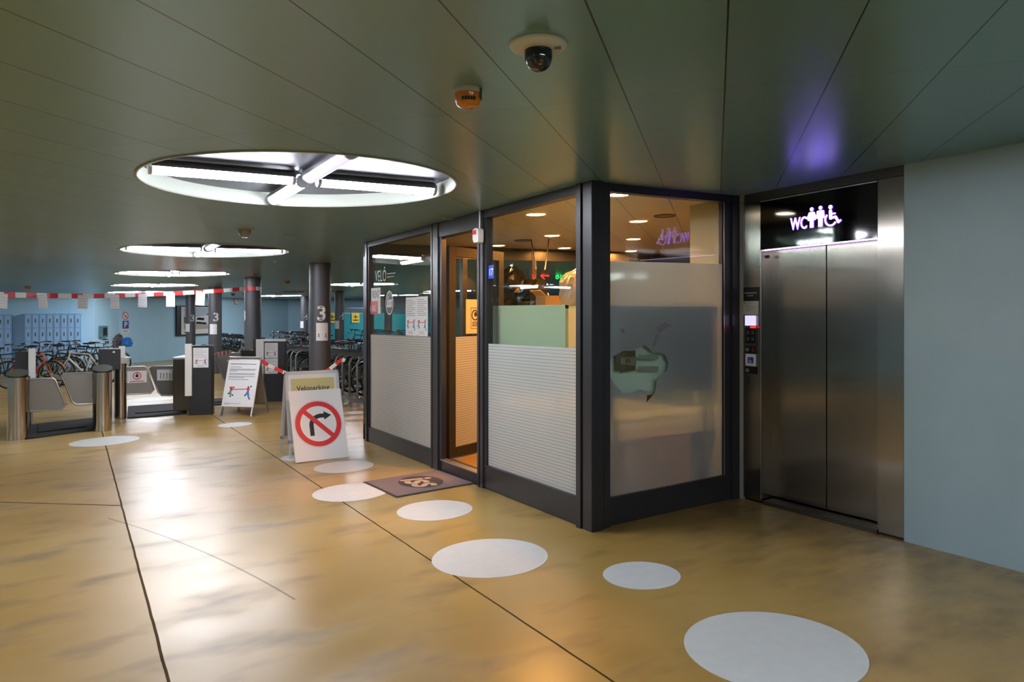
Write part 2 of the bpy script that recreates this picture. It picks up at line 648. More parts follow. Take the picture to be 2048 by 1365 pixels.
def steel_streaks(m, axis, amt=0.10):
    """fine brushing along one direction"""
    n = N(m)
    p = m.node_tree.nodes['Principled BSDF']
    g = n.new('ShaderNodeNewGeometry').outputs['Position']
    mp = n.new('ShaderNodeMapping')
    mp.inputs['Scale'].default_value = axis
    n.link(g, mp.inputs[0])
    f = n.noise(mp.outputs[0], 1.0, 4, 0.6)
    n.link(n.math('ADD', n.math('MULTIPLY', f, amt * 2), p.inputs['Roughness'].default_value - amt), p.inputs['Roughness'])
    bm = n.new('ShaderNodeBump')
    bm.inputs['Strength'].default_value = 0.006
    bm.inputs['Distance'].default_value = 0.001
    n.link(f, bm.inputs['Height'])
    n.link(bm.outputs[0], p.inputs['Normal'])
    tg = n.new('ShaderNodeTangent', direction_type='RADIAL', axis='Z')
    n.link(tg.outputs[0], p.inputs['Tangent'])
    p.inputs['Anisotropic'].default_value = 0.9
    p.inputs['Anisotropic Rotation'].default_value = ANI


steel_streaks(M_steel, (500, 500, 5), 0.03)
steel_streaks(M_steel_d, (500, 500, 5), 0.03)

# ------------------------------------------------------------------ the hall: floor, ceiling, walls
LAMPS = [(1.40, 5.20, True), (1.575, 10.83, True), (1.74, 16.30, True), (1.88, 21.85, True), (1.95, 27.3, True),
         (7.3, 20.95, True), (7.4, 26.6, False), (7.4, 32.0, True), (12.9, 26.6, True), (12.9, 32.0, True), (12.9, 20.9, True), (12.9, 15.5, True),
         (1.4, -0.4, True), (1.4, -5.6, True),
         (-4.2, -0.3, True), (-4.2, 5.2, True), (-4.2, 10.8, True), (-4.2, 16.3, True), (-4.2, 21.85, True)]
LAMP_R = 1.06
A0, A1, B0, B1 = -9.0, 22.0, -9.0, 40.0

mb = MB()
mb.box(A0 - 0.3, B0 - 0.3, -0.15, A1 + 0.3, B1 + 0.3, 0.0)
tag(mb.build('floor', M_floor, xf=G), 'ochre yellow resin floor, scuffed and glossy', 'floor', kind='structure')

vs, fs = holed([(A0 - 0.3, B0 - 0.3), (A1 + 0.3, B0 - 0.3), (A1 + 0.3, B1 + 0.3), (A0 - 0.3, B1 + 0.3)], [circle(l[0], l[1], LAMP_R, 64) for l in LAMPS])
mb = MB()
mb.add([(v[0], v[1], CEIL) for v in vs], [f[::-1] for f in fs])
tag(mb.build('ceiling', M_ceil, xf=G), 'dark grey metal strip ceiling with round lamp openings', 'ceiling', kind='structure')


def wall(name, pts, m, label, z0=0.0, z1=CEIL, t=0.2):
    mb = MB()
    n = len(pts)
    for i in range(n - 1):
        p, q = Vector(pts[i]), Vector(pts[i + 1])
        d = (q - p).normalized()
        nn = Vector((-d.y, d.x)) * t
        mb.prism([tuple(p), tuple(q), tuple(q + nn), tuple(p + nn)], z0, z1)
    return tag(mb.build(name, m, xf=G), label, 'wall', kind='structure')


SA = 4.75                                   # plane of the lift front
wall('wall_right', [(SA, 2.79), (SA, B0)], M_wall, 'plain pale blue wall right of the lift')
wall('wall_rear', [(SA + 0.2, B0), (A0, B0)], M_wallf, 'pale blue wall behind the viewer', t=-0.2)
wall('wall_left', [(A0, B0), (A0, 29.4)], M_wallf, 'pale blue wall at the far left of the hall')
wall('wall_lockers', [(A0, 29.4), (0.65, 29.4)], M_wallf, 'pale blue wall behind the lockers')
wall('wall_return', [(0.65, 29.4), (1.45, 30.9)], M_wallf, 'short shaded blue wall between lockers and parking signs')
wall('wall_signs', [(1.45, 30.9), (9.4, 38.3)], M_wallf, 'long pale blue wall with parking signs, poster and clock')
wall('wall_far', [(9.4, 38.3), (A1, 38.3)], M_wallf, 'blue wall behind the teal fence')
wall('wall_end', [(A1, 38.3), (A1, 4.8)], M_wallf, 'blue wall beyond the booth')
# lift shaft: the part inside the booth
mb = MB()
mb.box(SA + 0.35, 2.79, 0, SA + 0.55, 4.6, CEIL).box(SA, 4.17, 0, SA + 0.2, 4.80, CEIL).box(SA + 0.2, 4.6, 0, A1, 4.80, CEIL)
tag(mb.build('wall_shaft', M_wallin, xf=G), 'beige lift shaft wall seen through the booth glass', 'wall', kind='structure')


# ------------------------------------------------------------------ round ceiling lamps
def lamp_mesh():
    h = MB()
    r = LAMP_R
    h.lathe([(r, 0.0), (r, 0.10)], 64)
    rc = MB()
    n = 64
    rc.add([(r * math.cos(2 * math.pi * i / n), r * math.sin(2 * math.pi * i / n), 0.10) for i in range(n)], [tuple(range(n - 1, -1, -1))])
    rc.cyl((0, 0, 0.10), (0, 0, 0.07), 0.05, 16)
    ring = MB()
    ring.lathe([(r - 0.004, 0.012), (r - 0.004, -0.008), (r + 0.012, -0.008), (r + 0.012, 0.0)], 64)
    ring.f = [f for f in ring.f if len(f) == 4]
    ring.m, ring.s = ring.m[:len(ring.f)], ring.s[:len(ring.f)]
    h.f = [f for f in h.f if len(f) == 4]
    h.m, h.s = h.m[:len(h.f)], h.s[:len(h.f)]
    return h, rc, ring


proto_lamp = None


def lamp(a, b, on, label):
    global proto_lamp
    rx, ry = GRADE * -ST, -GRADE * CT      # lie in the ramp of the ceiling
    if proto_lamp is None:
        t = thing('ceiling_lamp', label, 'lamp', a, b, CEIL, group='round recessed ceiling lamps', tilt=rx, roll=ry)
        h, rc, ring = lamp_mesh()
        h.build('recess_wall', M_rim, t)
        rc.build('reflector', M_refl, t)
        ring.build('trim_ring', M_rim, t)
        for k in range(4):
            c, s = round(math.cos(k * math.pi / 2)), round(math.sin(k * math.pi / 2))
            tb = MB()
            p, q = (0.10 * c, 0.10 * s, 0.034), (0.97 * c, 0.97 * s, 0.034)
            tb.cyl(p, q, 0.047, 12)
            o = tb.build('tube', M_tube if k != 3 else M_tubeoff, t)
            for x in (0.09, 0.985):
                e = MB()
                e.cyl((x * c - 0.012 * c, x * s - 0.012 * s, 0.034), (x * c + 0.012 * c, x * s + 0.012 * s, 0.034), 0.048, 12)
                e.build('socket', M_alu, o)
                e = MB()
                e.cyl((x * c, x * s, 0.082), (x * c, x * s, 0.10), 0.010, 6)
                e.build('bracket', M_alu, o)
            # opaque shield added over the tube to keep its light off the recess
            e = MB()
            prof = [(0.056 * math.cos(math.radians(g_)), 0.034 + 0.056 * math.sin(math.radians(g_))) for g_ in range(-2, 183, 23)]
            vs = []
            for x in (0.09, 0.98):
                for u_, z_ in prof:
                    vs.append((x * c - u_ * s, x * s + u_ * c, z_))
            m_ = len(prof)
            e.add(vs, [(i, i + 1, m_ + i + 1, m_ + i) for i in range(m_ - 1)], 0, True)
            e.build('trough', M_shield, o)
        proto_lamp = t
        return t
    r = proto_lamp.copy()
    COL.objects.link(r)
    r.location = (a, b, CEIL + ground(a, b))
    r['label'] = label
    k = 0
    for ch in proto_lamp.children:
        c = ch.copy()
        COL.objects.link(c)
        c.parent = r
        if ch.name.startswith('tube'):
            c.material_slots[0].link = 'OBJECT'
            c.material_slots[0].material = (M_tubeoff if k == 3 else M_tube) if on else M_white
            k += 1
        for g2 in ch.children:
            d = g2.copy()
            COL.objects.link(d)
            d.parent = c
    return r


LBL = ['large round recessed lamp with four tubes in front of the booth',
       'second round ceiling lamp down the row from the big one',
       'third round ceiling lamp down the row, flat ellipse of light',
       'fourth round ceiling lamp down the row, just above the tape',
       'farthest lamp of the left row, partly behind the striped tape',
       'lit round lamp right of the nearest column, beside the booth edge',
       'unlit round lamp opening crossing behind the nearest column',
       'lit round lamp over the far racks left of the nearest column',
       'lit round lamp above the far fence, seen by the booth edge',
       'farthest lit lamp above the teal fence']
for i, (a, b, on) in enumerate(LAMPS):
    lamp(a, b, on, LBL[i] if i < len(LBL) else 'round recessed lamp out of view, row %s the viewer' % ('above' if a > 0 else 'left of'))

# ------------------------------------------------------------------ white dots on the floor
for (px, py, r, lb) in [(1546, 1297, 0.41, 'large white painted floor dot nearest the viewer, at the lower right'),
                        (1283, 1151, 0.232, 'small white floor dot in front of the booth corner'),
                        (980, 1115, 0.38, 'large white floor dot left of the booth corner, on the joint'),
                        (869.7, 1021, 0.307, 'white floor dot right of the doormat'),
                        (702, 985, 0.34, 'white floor dot partly under the doormat'),
                        (688, 934, 0.31, 'white floor dot between no-turn board and doormat'),
                        (602, 915, 0.22, 'small white floor dot half hidden behind the no-turn board'),
                        (470, 850, 0.24, 'small white floor dot in front of the text A-frame'),
                        (210, 883, 0.41, 'long flat white floor dot in front of the left turnstile'),
                        (715, 826, 0.17, 'tiny white floor dot by the racks at the booth edge'),
                        (300, 800, 0.42, 'flat white disc on the floor beyond the second turnstile')]:  # last disc only marks a pale area of the floor
    q = F(px, py)
    d = MB()
    d.prism(circle(0, 0, r, 48), 0.0, 0.0015)
    rx, ry = GRADE * -ST, -GRADE * CT
    single(d, 'floor_dot', M_dot, lb, 'floor marking', q[0], q[1], 0.0006, group='white dots painted on the floor', tilt=rx, roll=ry)

# ------------------------------------------------------------------ glazed booth
BA, BB, BE = 3.18, 4.227, 8.99             # left face plane, right face plane, far end


def gbox(name, parent, m, *boxes, bevel=0.0):
    mb = MB()
    for bx in boxes:
        mb.box(*bx)
    return mb.build(name, m, parent, xf=G, bevel=bevel)


def bay(name, label, a, b):
    return thing(name, label, 'window', a, b, 0, kind='structure')


# window_1: left bay
w1 = bay('window_1', 'left glazed bay of the dark framed booth with striped frosted film', BA, 8.0)
gbox('frame', w1, M_frame, (3.165, 8.93, 0, 3.26, 8.99, CEIL), (3.18, 8.885, 0.18, 3.25, 8.93, 2.5), (3.18, 6.95, 0.18, 3.25, 7.0, 2.5), (3.175, 6.95, 2.478, 3.26, 8.93, CEIL),
     (3.16, 6.93, 0.0, 3.26, 6.96, CEIL))
gbox('bottom_panel', w1, M_frame, (3.18, 6.95, 0.012, 3.25, 8.935, 0.18), (3.175, 6.99, 0.176, 3.2, 8.9, 0.186), (3.19, 6.95, 0, 3.24, 8.935, 0.012))
gbox('pane', w1, M_glass, (3.205, 6.98, 0.17, 3.229, 8.9, 2.49))
gbox('frosted_film', w1, M_filmst, (3.2025, 7.0, 0.186, 3.2045, 8.885, 1.365))
# window_2: bay between door and corner
w2 = bay('window_2', 'right glazed bay of the booth beside the door with striped frosted film', BA, 5.1)
gbox('frame', w2, M_frame, (3.165, 5.83, 0, 3.26, 5.885, CEIL), (3.16, 5.895, 0, 3.27, 5.93, CEIL), (3.18, 5.79, 0.2, 3.25, 5.83, 2.5), (3.175, 4.3, 2.475, 3.26, 5.83, CEIL),
     (3.18, 4.365, 0.2, 3.25, 4.385, 2.48), (3.155, 4.31, 0, 3.25, 4.365, CEIL))
gbox('bottom_panel', w2, M_frame, (3.18, 4.36, 0.012, 3.25, 5.835, 0.21), (3.172, 4.37, 0.206, 3.2, 5.825, 0.217), (3.19, 4.36, 0, 3.24, 5.835, 0.012))
gbox('pane', w2, M_glass, (3.205, 4.37, 0.2, 3.229, 5.81, 2.48))
gbox('frosted_film', w2, M_filmst, (3.2025, 4.385, 0.217, 3.2045, 5.79, 1.325))
# corner post
t = thing('trim_1', 'dark grey corner post of the booth with chipped foot', 'post', 3.2, 4.25, kind='structure')
gbox('post', t, M_frame, (3.165, 4.185, 0, 3.275, 4.295, CEIL), (3.185, 4.29, 0, 3.25, 4.315, CEIL), (3.27, 4.2, 0, 3.29, 4.27, CEIL), bevel=0.004)
# window_3: right face
w3 = bay('window_3', 'glazed booth end beside the lift with torn plain frosted film', 3.9, BB)
gbox('frame', w3, M_frame, (3.285, 4.205, 0, 3.352, 4.30, CEIL), (3.352, 4.222, 2.487, 4.73, 4.30, CEIL), (4.575, 4.235, 0.2, 4.70, 4.29, 2.49), (4.66, 4.215, 0, 4.745, 4.30, CEIL), (3.352, 4.225, 0.2, 3.36, 4.28, 2.49))
gbox('bottom_panel', w3, M_frame, (3.352, 4.227, 0.012, 4.665, 4.29, 0.205), (3.352, 4.219, 0.202, 4.665, 4.24, 0.214), (3.352, 4.237, 0, 4.665, 4.28, 0.012))
gbox('pane', w3, M_glass, (3.352, 4.252, 0.2, 4.66, 4.276, 2.49))
gbox('edge_strip', w3, M_alu, (4.575, 4.232, 0.21, 4.583, 4.25, 2.487))
FB = 4.2495


def wpt(px, py):
    q = onB(px, py, FB)
    return (q[0], q[2])


hole1 = [wpt(*p) for p in [(1219, 725), (1224, 714), (1236, 708), (1247, 702), (1262, 703), (1276, 697), (1290, 690), (1298, 697), (1304, 706), (1318, 705), (1330, 710), (1337, 725), (1334, 742),
                           (1322, 752), (1314, 758), (1311, 783), (1295, 783), (1280, 779), (1262, 786), (1245, 786), (1230, 770), (1221, 755)]]
hole2 = [wpt(*p) for p in [(1295, 784.5), (1312, 783.8), (1310, 787), (1292.5, 806)]]
vs, fs = holed([(3.362, 0.214), (4.655, 0.214), (4.655, 1.972), (3.362, 1.972)], [hole1, hole2])
mb = MB()
mb.add([(v[0], FB, v[1]) for v in vs], fs)
mb.add([(v[0], FB + 0.0015, v[1]) for v in vs], [f[::-1] for f in fs])
mb.build('frosted_film', M_film, w3, xf=G)
# curled shreds of torn film
mb = MB()
for pts in ([(1312, 655), (1330, 645), (1342, 651), (1325, 661), (1318, 668)], [(1306, 690), (1312, 668), (1318, 668), (1309, 694)], [(1241, 661), (1245, 659), (1251, 665), (1246, 666)]):
    mb.plate([wpt(*p) for p in pts], FB - 0.006, FB - 0.002)
mb.build('film_shred', mat('film_shred', '87838a', 0.3), w3, xf=G)
mb = MB()
for y0, y1 in ((710, 719), (733, 742)):
    mb.plate([wpt(1278, y0), wpt(1317, y0), wpt(1317, y1), wpt(1278, y1)], FB - 0.001, FB + 0.002)
mb.build('glass_label', mat('glass_label', '7d8a7d', 0.6), w3, xf=G)

# door_1: frame, threshold and the leaf standing open into the booth
d1 = thing('door_1', 'booth doorway with dark frame and steel threshold', 'door', BA, 6.4, kind='structure')
gbox('frame', d1, M_frame, (3.165, 6.80, 0, 3.25, 6.925, CEIL), (3.18, 6.74, 0.0, 3.235, 6.80, 2.5), (3.175, 5.93, 2.44, 3.28, 6.8, CEIL), (3.16, 5.93, 2.39, 3.27, 6.75, 2.45))
gbox('threshold', d1, M_frame, (3.18, 5.93, 0, 3.24, 6.76, 0.115), (3.24, 5.93, 0, 3.33, 6.76, 0.10))
gbox('threshold_edge', d1, M_alu, (3.176, 5.93, 0.11, 3.245, 6.755, 0.12))
HA, HB = 3.36, 6.90
lt = thing('glazed_door', 'open glazed door leaf with striped film inside the booth doorway', 'door', 3.46, 7.18, 0.02, rotz=math.radians(24))
L = 1.02
fr = MB()
fr.box(0, -0.025, 0, 0.115, 0.025, 2.33).box(L - 0.1, -0.025, 0, L, 0.025, 2.33).box(0.115, -0.025, 0, L - 0.1, 0.025, 0.11).box(0.115, -0.025, 2.22, L - 0.1, 0.025, 2.33)
fr.build('frame', mat('door_frame_dark', '1d1c1d', 0.5), lt, bevel=0.003)
MB().box(0.11, -0.008, 0.1, L - 0.09, 0.008, 2.23).build('pane', M_glass, lt)
MB().box(0.115, -0.0105, 0.11, L - 0.1, -0.0085, 1.33).build('frosted_film', M_filmst, lt)
h = MB()
h.tube([(L - 0.05, -0.025, 1.05), (L - 0.05, -0.07, 1.05), (L - 0.16, -0.07, 1.05)], 0.009)
h.build('handle', M_alu, lt)
n_ = MB()
n_.box(0.44, -0.016, 1.36, 0.72, -0.0115, 1.75, 0)
ic = circle(0.60, 1.57, 0.062, 24)
n_.plate(ic, -0.018, -0.016, 1)
n_.plate(circle(0.60, 1.57, 0.047, 24), -0.019, -0.018, 0)
n_.plate(circle(0.61, 1.58, 0.028, 16), -0.0205, -0.019, 1)
for z in (1.485, 1.465, 1.445):
    n_.box(0.55, -0.018, z, 0.68, -0.016, z + 0.009, 1)
n_.box(0.525, -0.018, 1.42, 0.53, -0.016, 1.65, 1).box(0.525, -0.018, 1.415, 0.70, -0.016, 1.42, 1).box(0.525, -0.018, 1.65, 0.70, -0.016, 1.655, 1)
n_.v = [(v[0] - 0.135, v[1], v[2]) for v in n_.v]
nt_o = n_.build('notice', [mat('cream_paper', 'd8c7a0', 0.7), M_inkd], lt)

# booth rear glazing
w4 = bay('window_4', 'rear glazing of the booth with dark mullions', 6, 9.1)
bx = [(3.2, 9.06, 2.37, 9.4, 9.14, CEIL), (3.2, 9.06, 0, 9.4, 9.14, 0.2)]
for a in (3.2, 4.6, 5.75, 6.9, 8.05, 9.25):
    bx.append((a, 9.05, 0, a + 0.07, 9.15, 2.5))
gbox('frame', w4, M_frame, *bx)
gbox('pane', w4, M_glass, (3.25, 9.09, 0.2, 9.3, 9.105, 2.4))
mb = MB()  # thin overlay added under the hall ceiling to carry the brightened colour
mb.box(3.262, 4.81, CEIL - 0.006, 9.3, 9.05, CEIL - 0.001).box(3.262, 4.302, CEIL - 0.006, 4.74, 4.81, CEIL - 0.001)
tag(mb.build('ceiling_booth_overlay', M_ceil_bright, xf=G), 'beige grey ceiling overlay inside the booth, lightened to imitate downlight glow', 'ceiling', kind='structure')
wall('wall_booth', [(9.4, 4.8), (9.4, 9.14)], M_wallin, 'beige end wall inside the booth', t=-0.1)


# ------------------------------------------------------------------ graphics shared by notices
def people_bar(mb, cx, cz, w, y0, y1, mr, mg, mbl, mk):
    """two figures holding a long red bar apart"""
    s = w
    mb.plate([(cx - s * .42, cz + s * .02), (cx + s * .40, cz + s * .05), (cx + s * .40, cz + s * .085), (cx - s * .42, cz + s * .055)], y0, y1, mr)
    mb.plate([(cx - s * .5, cz + s * .14), (cx - s * .36, cz + s * .16), (cx - s * .33, cz + s * .0), (cx - s * .42, cz - s * .07)], y0, y1, mr)
    mb.plate([(cx - s * .47, cz - s * .02), (cx - s * .38, cz - s * .05), (cx - s * .34, cz - s * .22), (cx - s * .40, cz - s * .2), (cx - s * .5, cz - s * .16)], y0, y1, mg)
    mb.plate([(cx + s * .32, cz + s * .12), (cx + s * .45, cz + s * .13), (cx + s * .44, cz - s * .03), (cx + s * .35, cz - s * .03)], y0, y1, mr)
    mb.plate([(cx + s * .35, cz - s * .02), (cx + s * .43, cz - s * .02), (cx + s * .5, cz - s * .3), (cx + s * .44, cz - s * .32), (cx + s * .38, cz - s * .16), (cx + s * .3, cz - s * .22), (cx + s * .28, cz - s * .16)], y0, y1, mbl)
    for dx, dz in ((-.5, -.14), (-.4, -.25), (-.3, -.2), (.28, -.2), (.5, -.33), (.5, .18), (.38, .15), (-.3, .12)):
        mb.plate(circle(cx + s * dx, cz + s * dz, s * .035, 8), y0, y1, mk)


def notice(w, h, lines=8, picture=True):
    """a sheet in local x z with grey text lines; origin at its bottom centre, front at -y"""
    mb = MB()
    mb.box(-w / 2, -0.0012, 0, w / 2, 0.0, h, 0)
    random.seed(int(w * 1000 + lines))
    zt = h * 0.92
    zb = h * (0.52 if picture else 0.12)
    for i in range(lines):
        z = zt - (zt - zb) * i / max(1, lines - 1)
        ww = w * (0.82 if i % 3 else 0.6)
        mb.box(-w * 0.42, -0.0022, z, -w * 0.42 + ww, -0.0012, z + h * 0.014, 1)
    if picture:
        people_bar(mb, 0, h * 0.32, w * 0.72, -0.0024, -0.0012, 2, 3, 4, 5)
        for k in range(3):
            mb.box(-w * 0.25, -0.0022, h * (0.05 + 0.03 * k), w * 0.2, -0.0012, h * (0.058 + 0.03 * k), 1)
    return mb


M_NOTICE = [M_paper, M_ink, M_redp, M_green, M_blue, M_inkd]
FACE_A = -math.pi / 2                       # a thing mounted on a plane facing -a

# notices and stickers on the left bay
for px, lb in ((821.5, 'left of two tall white notices taped in the booth bay left of the door'), (843.5, 'right of two tall white notices taped in the booth bay left of the door')):
    q = onA(px, 674, 3.235)
    t2 = notice(0.30, 0.43, 9)
    single(t2, 'notice', M_NOTICE, lb, 'notice', 3.2035, onA(px, 674, 3.2)[1], 1.335 + 0.035, FACE_A, group='notices in the left booth bay')
mb = MB()
q = onA(779, 606, 3.2)
mb.plate([(0.12 * math.cos(k * math.pi / 16), 0.145 * math.sin(k * math.pi / 16)) for k in range(32)], -0.002, 0, 0)
mb.plate([(0.105 * math.cos(k * math.pi / 16), 0.13 * math.sin(k * math.pi / 16)) for k in range(32)], -0.003, -0.002, 1)
mb.text('iss', 0.19, 0.0, -0.05, -0.004, 0.002, 0, bold=0.006, sx=0.85, shear=0.25)
o = mb.build('round_sticker', [M_paper, mat('slate_sticker', '2b3a48', 0.5)], w1)
o.location = (q[0] - w1.location.x, q[1] - w1.location.y, q[2] + ground(q[0], q[1]) - w1.location.z)
o.rotation_euler = (0, 0, FACE_A)
o['label'] = 'round dark company sticker with white letters'
mb = MB()
q = onA(751, 605, 3.2)
mb.box(-0.15, -0.002, -0.14, 0.17, 0, 0.18, 0).box(-0.24, -0.004, -0.15, 0.09, -0.002, 0.015, 1)
mb.text('RENT', 0.13, 0.02, 0.055, -0.003, 0.002, 2, sx=0.8)
mb.text('A BIKE', 0.11, -0.07, -0.115, -0.005, 0.002, 0, sx=0.75)
o = mb.build('rental_sticker', [M_paper, mat('sticker_red', 'c23a40', 0.5), M_ink], w1)
o.location = (q[0] - w1.location.x, q[1] - w1.location.y, q[2] + ground(q[0], q[1]) - w1.location.z)
o.rotation_euler = (0, 0, FACE_A)
o['label'] = 'white and red bike rental sticker'
mb = MB()
q = onA(763, 560, 3.2)
mb.text('VELÔ', 0.20, -0.02, -0.02, -0.003, 0.001, 0, sx=0.8)
mb.box(0.19, -0.003, 0.02, 0.42, -0.002, 0.028, 0).box(0.19, -0.003, 0.06, 0.46, -0.002, 0.068, 0)
o = mb.build('pale_lettering', mat('pale_glass_letters', '6f837b', 0.5), w1)
o.location = (q[0] - w1.location.x, q[1] - w1.location.y, q[2] + ground(q[0], q[1]) - w1.location.z)
o.rotation_euler = (0, 0, FACE_A)
mb = MB()
q = onA(976.5, 544, 3.17)
mb.box(-0.05, -0.002, -0.06, 0.05, 0, 0.06, 0)
mb.text('17', 0.085, 0, -0.03, -0.003, 0.002, 1, bold=0.002)
o = mb.build('number_plate', [mat('plate_blue', '1a49c8', 0.4), M_paper], w2)
o.location = (3.2 - w2.location.x, q[1] - w2.location.y, q[2] + ground(3.2, q[1]) - w2.location.z)
o.rotation_euler = (0, 0, FACE_A)
o['label'] = 'blue plate with white 17'

# alarm box on the door post with its conduit
q = onA(957, 473, 3.14)
al = thing('alarm_box', 'small white alarm box with red band on the post right of the booth doorway', 'alarm', 3.165, q[1], q[2] - 0.06, FACE_A)
mb = MB()
mb.plate([(-0.055, 0.03), (-0.03, 0.0), (0.05, 0.0), (0.055, 0.03), (0.055, 0.12), (0.0, 0.135), (-0.055, 0.12)], -0.06, 0.0)
mb.build('case', M_white, al, bevel=0.005)
MB().box(-0.057, -0.0615, 0.075, 0.02, -0.03, 0.115).build('red_band', M_red, al)
MB().cyl((0.0, -0.012, 0.13), (0.0, -0.012, CEIL - q[2] + 0.06), 0.008, 8).build('conduit', M_white, al)

# ------------------------------------------------------------------ inside the booth
DL = [(3.736, 5.818, 1, 'front'), (4.956, 7.354, 1, ''), (6.089, 8.708, 1, ''), (5.027, 5.832, 1, ''), (6.217, 7.313, 1, ''), (7.417, 8.784, 1, ''), (4.966, 8.70, 1, ''),
      (4.989, 5.388, 0, ''), (4.93, 8.0, 0, ''), (3.72, 4.56, 2, '')]
names = ['warm downlight nearest the booth door', 'warm downlight mid booth, second in the near row', 'warm downlight third in the near row by the rear glazing', 'warm downlight seen first through the right pane',
         'warm downlight second in the row seen through the right pane', 'warm downlight third in the row above the rear mullions', 'warm downlight above the open glazed door',
         'unlit downlight ring behind the right pane', 'unlit downlight ring left of the row', 'dim downlight above the torn film by the booth corner']
for (a, b, on, _), lb in zip(DL, names):
    t = thing('downlight', lb, 'lamp', a, b, CEIL - 0.006, group='booth downlights', tilt=-GRADE * ST, roll=-GRADE * CT)
    mb = MB()
    mb.lathe([(0.085, -0.004), (0.105, -0.012), (0.115, 0.0)], 32)
    mb.f = [f for f in mb.f if len(f) == 4]
    mb.m, mb.s = mb.m[:len(mb.f)], mb.s[:len(mb.f)]
    mb.build('ring', M_white if on else M_frame, t)
    mb = MB()
    mb.prism(circle(0, 0, 0.09, 24), -0.005, -0.002)
    mb.build('lens', (M_lensoff, M_warm, M_dim)[on], t)

mb = MB()
mb.box(0, 0, 0, 0.03, 1.32, 0.64)
sp = thing('desk_screen', 'pale green folding screen on the desk behind the booth corner', 'screen', 3.33, 4.75, 0.764)
MB().box(0, 0, 0.18, 0.03, 1.30, 0.889).box(-0.004, 0, 0.864, 0.034, 1.30, 0.894).build('long_panel', M_sage, sp)
for x_, y_ in ((0.0, 0.1), (0.0, 1.15)):
    MB().box(x_, y_, 0.0, x_ + 0.03, y_ + 0.05, 0.18).build('foot', M_steel_d, sp)
for x_ in (0.1, 1.05):
    MB().box(x_, -0.42, -0.03, x_ + 0.05, -0.40, 0.18).build('foot', M_steel_d, sp)
MB().box(0.035, -0.42, 0.18, 1.21, -0.40, 0.925).build('end_panel', mat('grey_green_panel', 'dcefe4', 0.65), sp)
dk = thing('desk', 'grey desk carrying the green screen behind the booth corner', 'desk', 3.33, 4.36, 0)
MB().box(0, 0, 0.72, 1.2, 1.72, 0.755).build('desktop', M_cream, dk)
for x, y in ((0.05, 0.05), (1.1, 0.05), (0.05, 1.6), (1.1, 1.6)):
    MB().box(x, y, 0, x + 0.05, y + 0.05, 0.72).build('leg', M_steel_d, dk)
# tall cupboards carrying bags
cp = thing('cupboard', 'tall green cupboard behind the desk screen carrying black bags', 'cupboard', 4.72, 6.3, 0)
MB().box(0, 0, 0, 0.5, 2.3, 1.66).build('body', M_sage, cp)
for y_ in (0.02, 0.78, 1.54):
    MB().box(-0.012, y_, 0.05, 0, y_ + 0.73, 1.63).build('door', M_cream, cp)


def lump(seed, sx, sy, sz, n=18, k=12, rough=0.18):
    random.seed(seed)
    mb = MB()
    ph = [(random.uniform(0, 6.3), random.uniform(0, 6.3), random.randint(2, 7), random.randint(2, 6)) for _ in range(9)]
    vs, fs = [], []
    for i in range(k + 1):
        t = math.pi * i / k
        for j in range(n):
            p = 2 * math.pi * j / n
            r = 1 + rough * sum(math.sin(a * p + c) * math.sin(b_ * t + d) for c, d, a, b_ in ph) / 3
            x, y, z = r * math.sin(t) * math.cos(p), r * math.sin(t) * math.sin(p), -r * math.cos(t)
            z = max(z, -0.55)
            vs.append((x * sx, y * sy, (z + 0.55) * sz))
    for i in range(k):
        fs += [(i * n + j, i * n + (j + 1) % n, (i + 1) * n + (j + 1) % n, (i + 1) * n + j) for j in range(n)]
    mb.add(vs, fs, 0, False)
    return mb


def on_cupboard(a, b):
    return 1.663 + ground(4.72, 6.3) - ground(a, b)


single(lump(3, 0.22, 0.24, 0.34), 'plastic_bag', M_bag, 'shiny black plastic bag on the cupboard nearest the open door', 'bag', 4.98, 8.33, on_cupboard(4.98, 8.33))
single(lump(8, 0.2, 0.22, 0.22), 'plastic_bag', M_bag, 'smaller black plastic bag in the middle of the cupboard top', 'bag', 4.98, 7.80, on_cupboard(4.98, 7.8))
single(lump(15, 0.2, 0.36, 0.28, 24, 14, 0.1), 'wrapped_roll', M_wrap, 'pale plastic wrapped bundle on the cupboard by the booth corner', 'bundle', 4.98, 6.78, on_cupboard(4.98, 6.78))
mb = MB()
mb.box(-0.12, -0.11, 0, 0.12, 0.11, 0.13)
mb.plate([(-0.12, 0.13), (-0.2, 0.19), (-0.19, 0.195), (-0.12, 0.14)], -0.11, 0.11)
single(mb, 'cardboard_box', M_cardl, 'small open cardboard box on the cupboard between bag and bundle', 'box', 4.92, 7.37, on_cupboard(4.92, 7.37))
ct_ = thing('taped_card', 'dark brown cardboard square taped behind the torn film', 'card', 3.352, FB + 0.0, 0)
mb = MB()
mb.plate([wpt(*p) for p in [(1236, 709), (1245, 703), (1276, 702), (1276, 742), (1246, 746), (1246, 743), (1236, 743)]], FB + 0.029, FB + 0.033)
mb.build('card', M_card, ct_, xf=G)
mb = MB()
mb.plate([wpt(*p) for p in [(1246, 716), (1277, 714), (1277, 733), (1264, 731), (1246, 729)]], FB + 0.0275, FB + 0.0285)
mb.build('clear_tape', mat('clear_tape', '8f8d80', 0.2), ct_, xf=G)
mb = MB()
mb.plate([wpt(*p) for p in [(1255, 718), (1265, 718), (1265, 727), (1255, 727)]], FB + 0.026, FB + 0.027)
mb.build('label_square', M_card, ct_, xf=G)
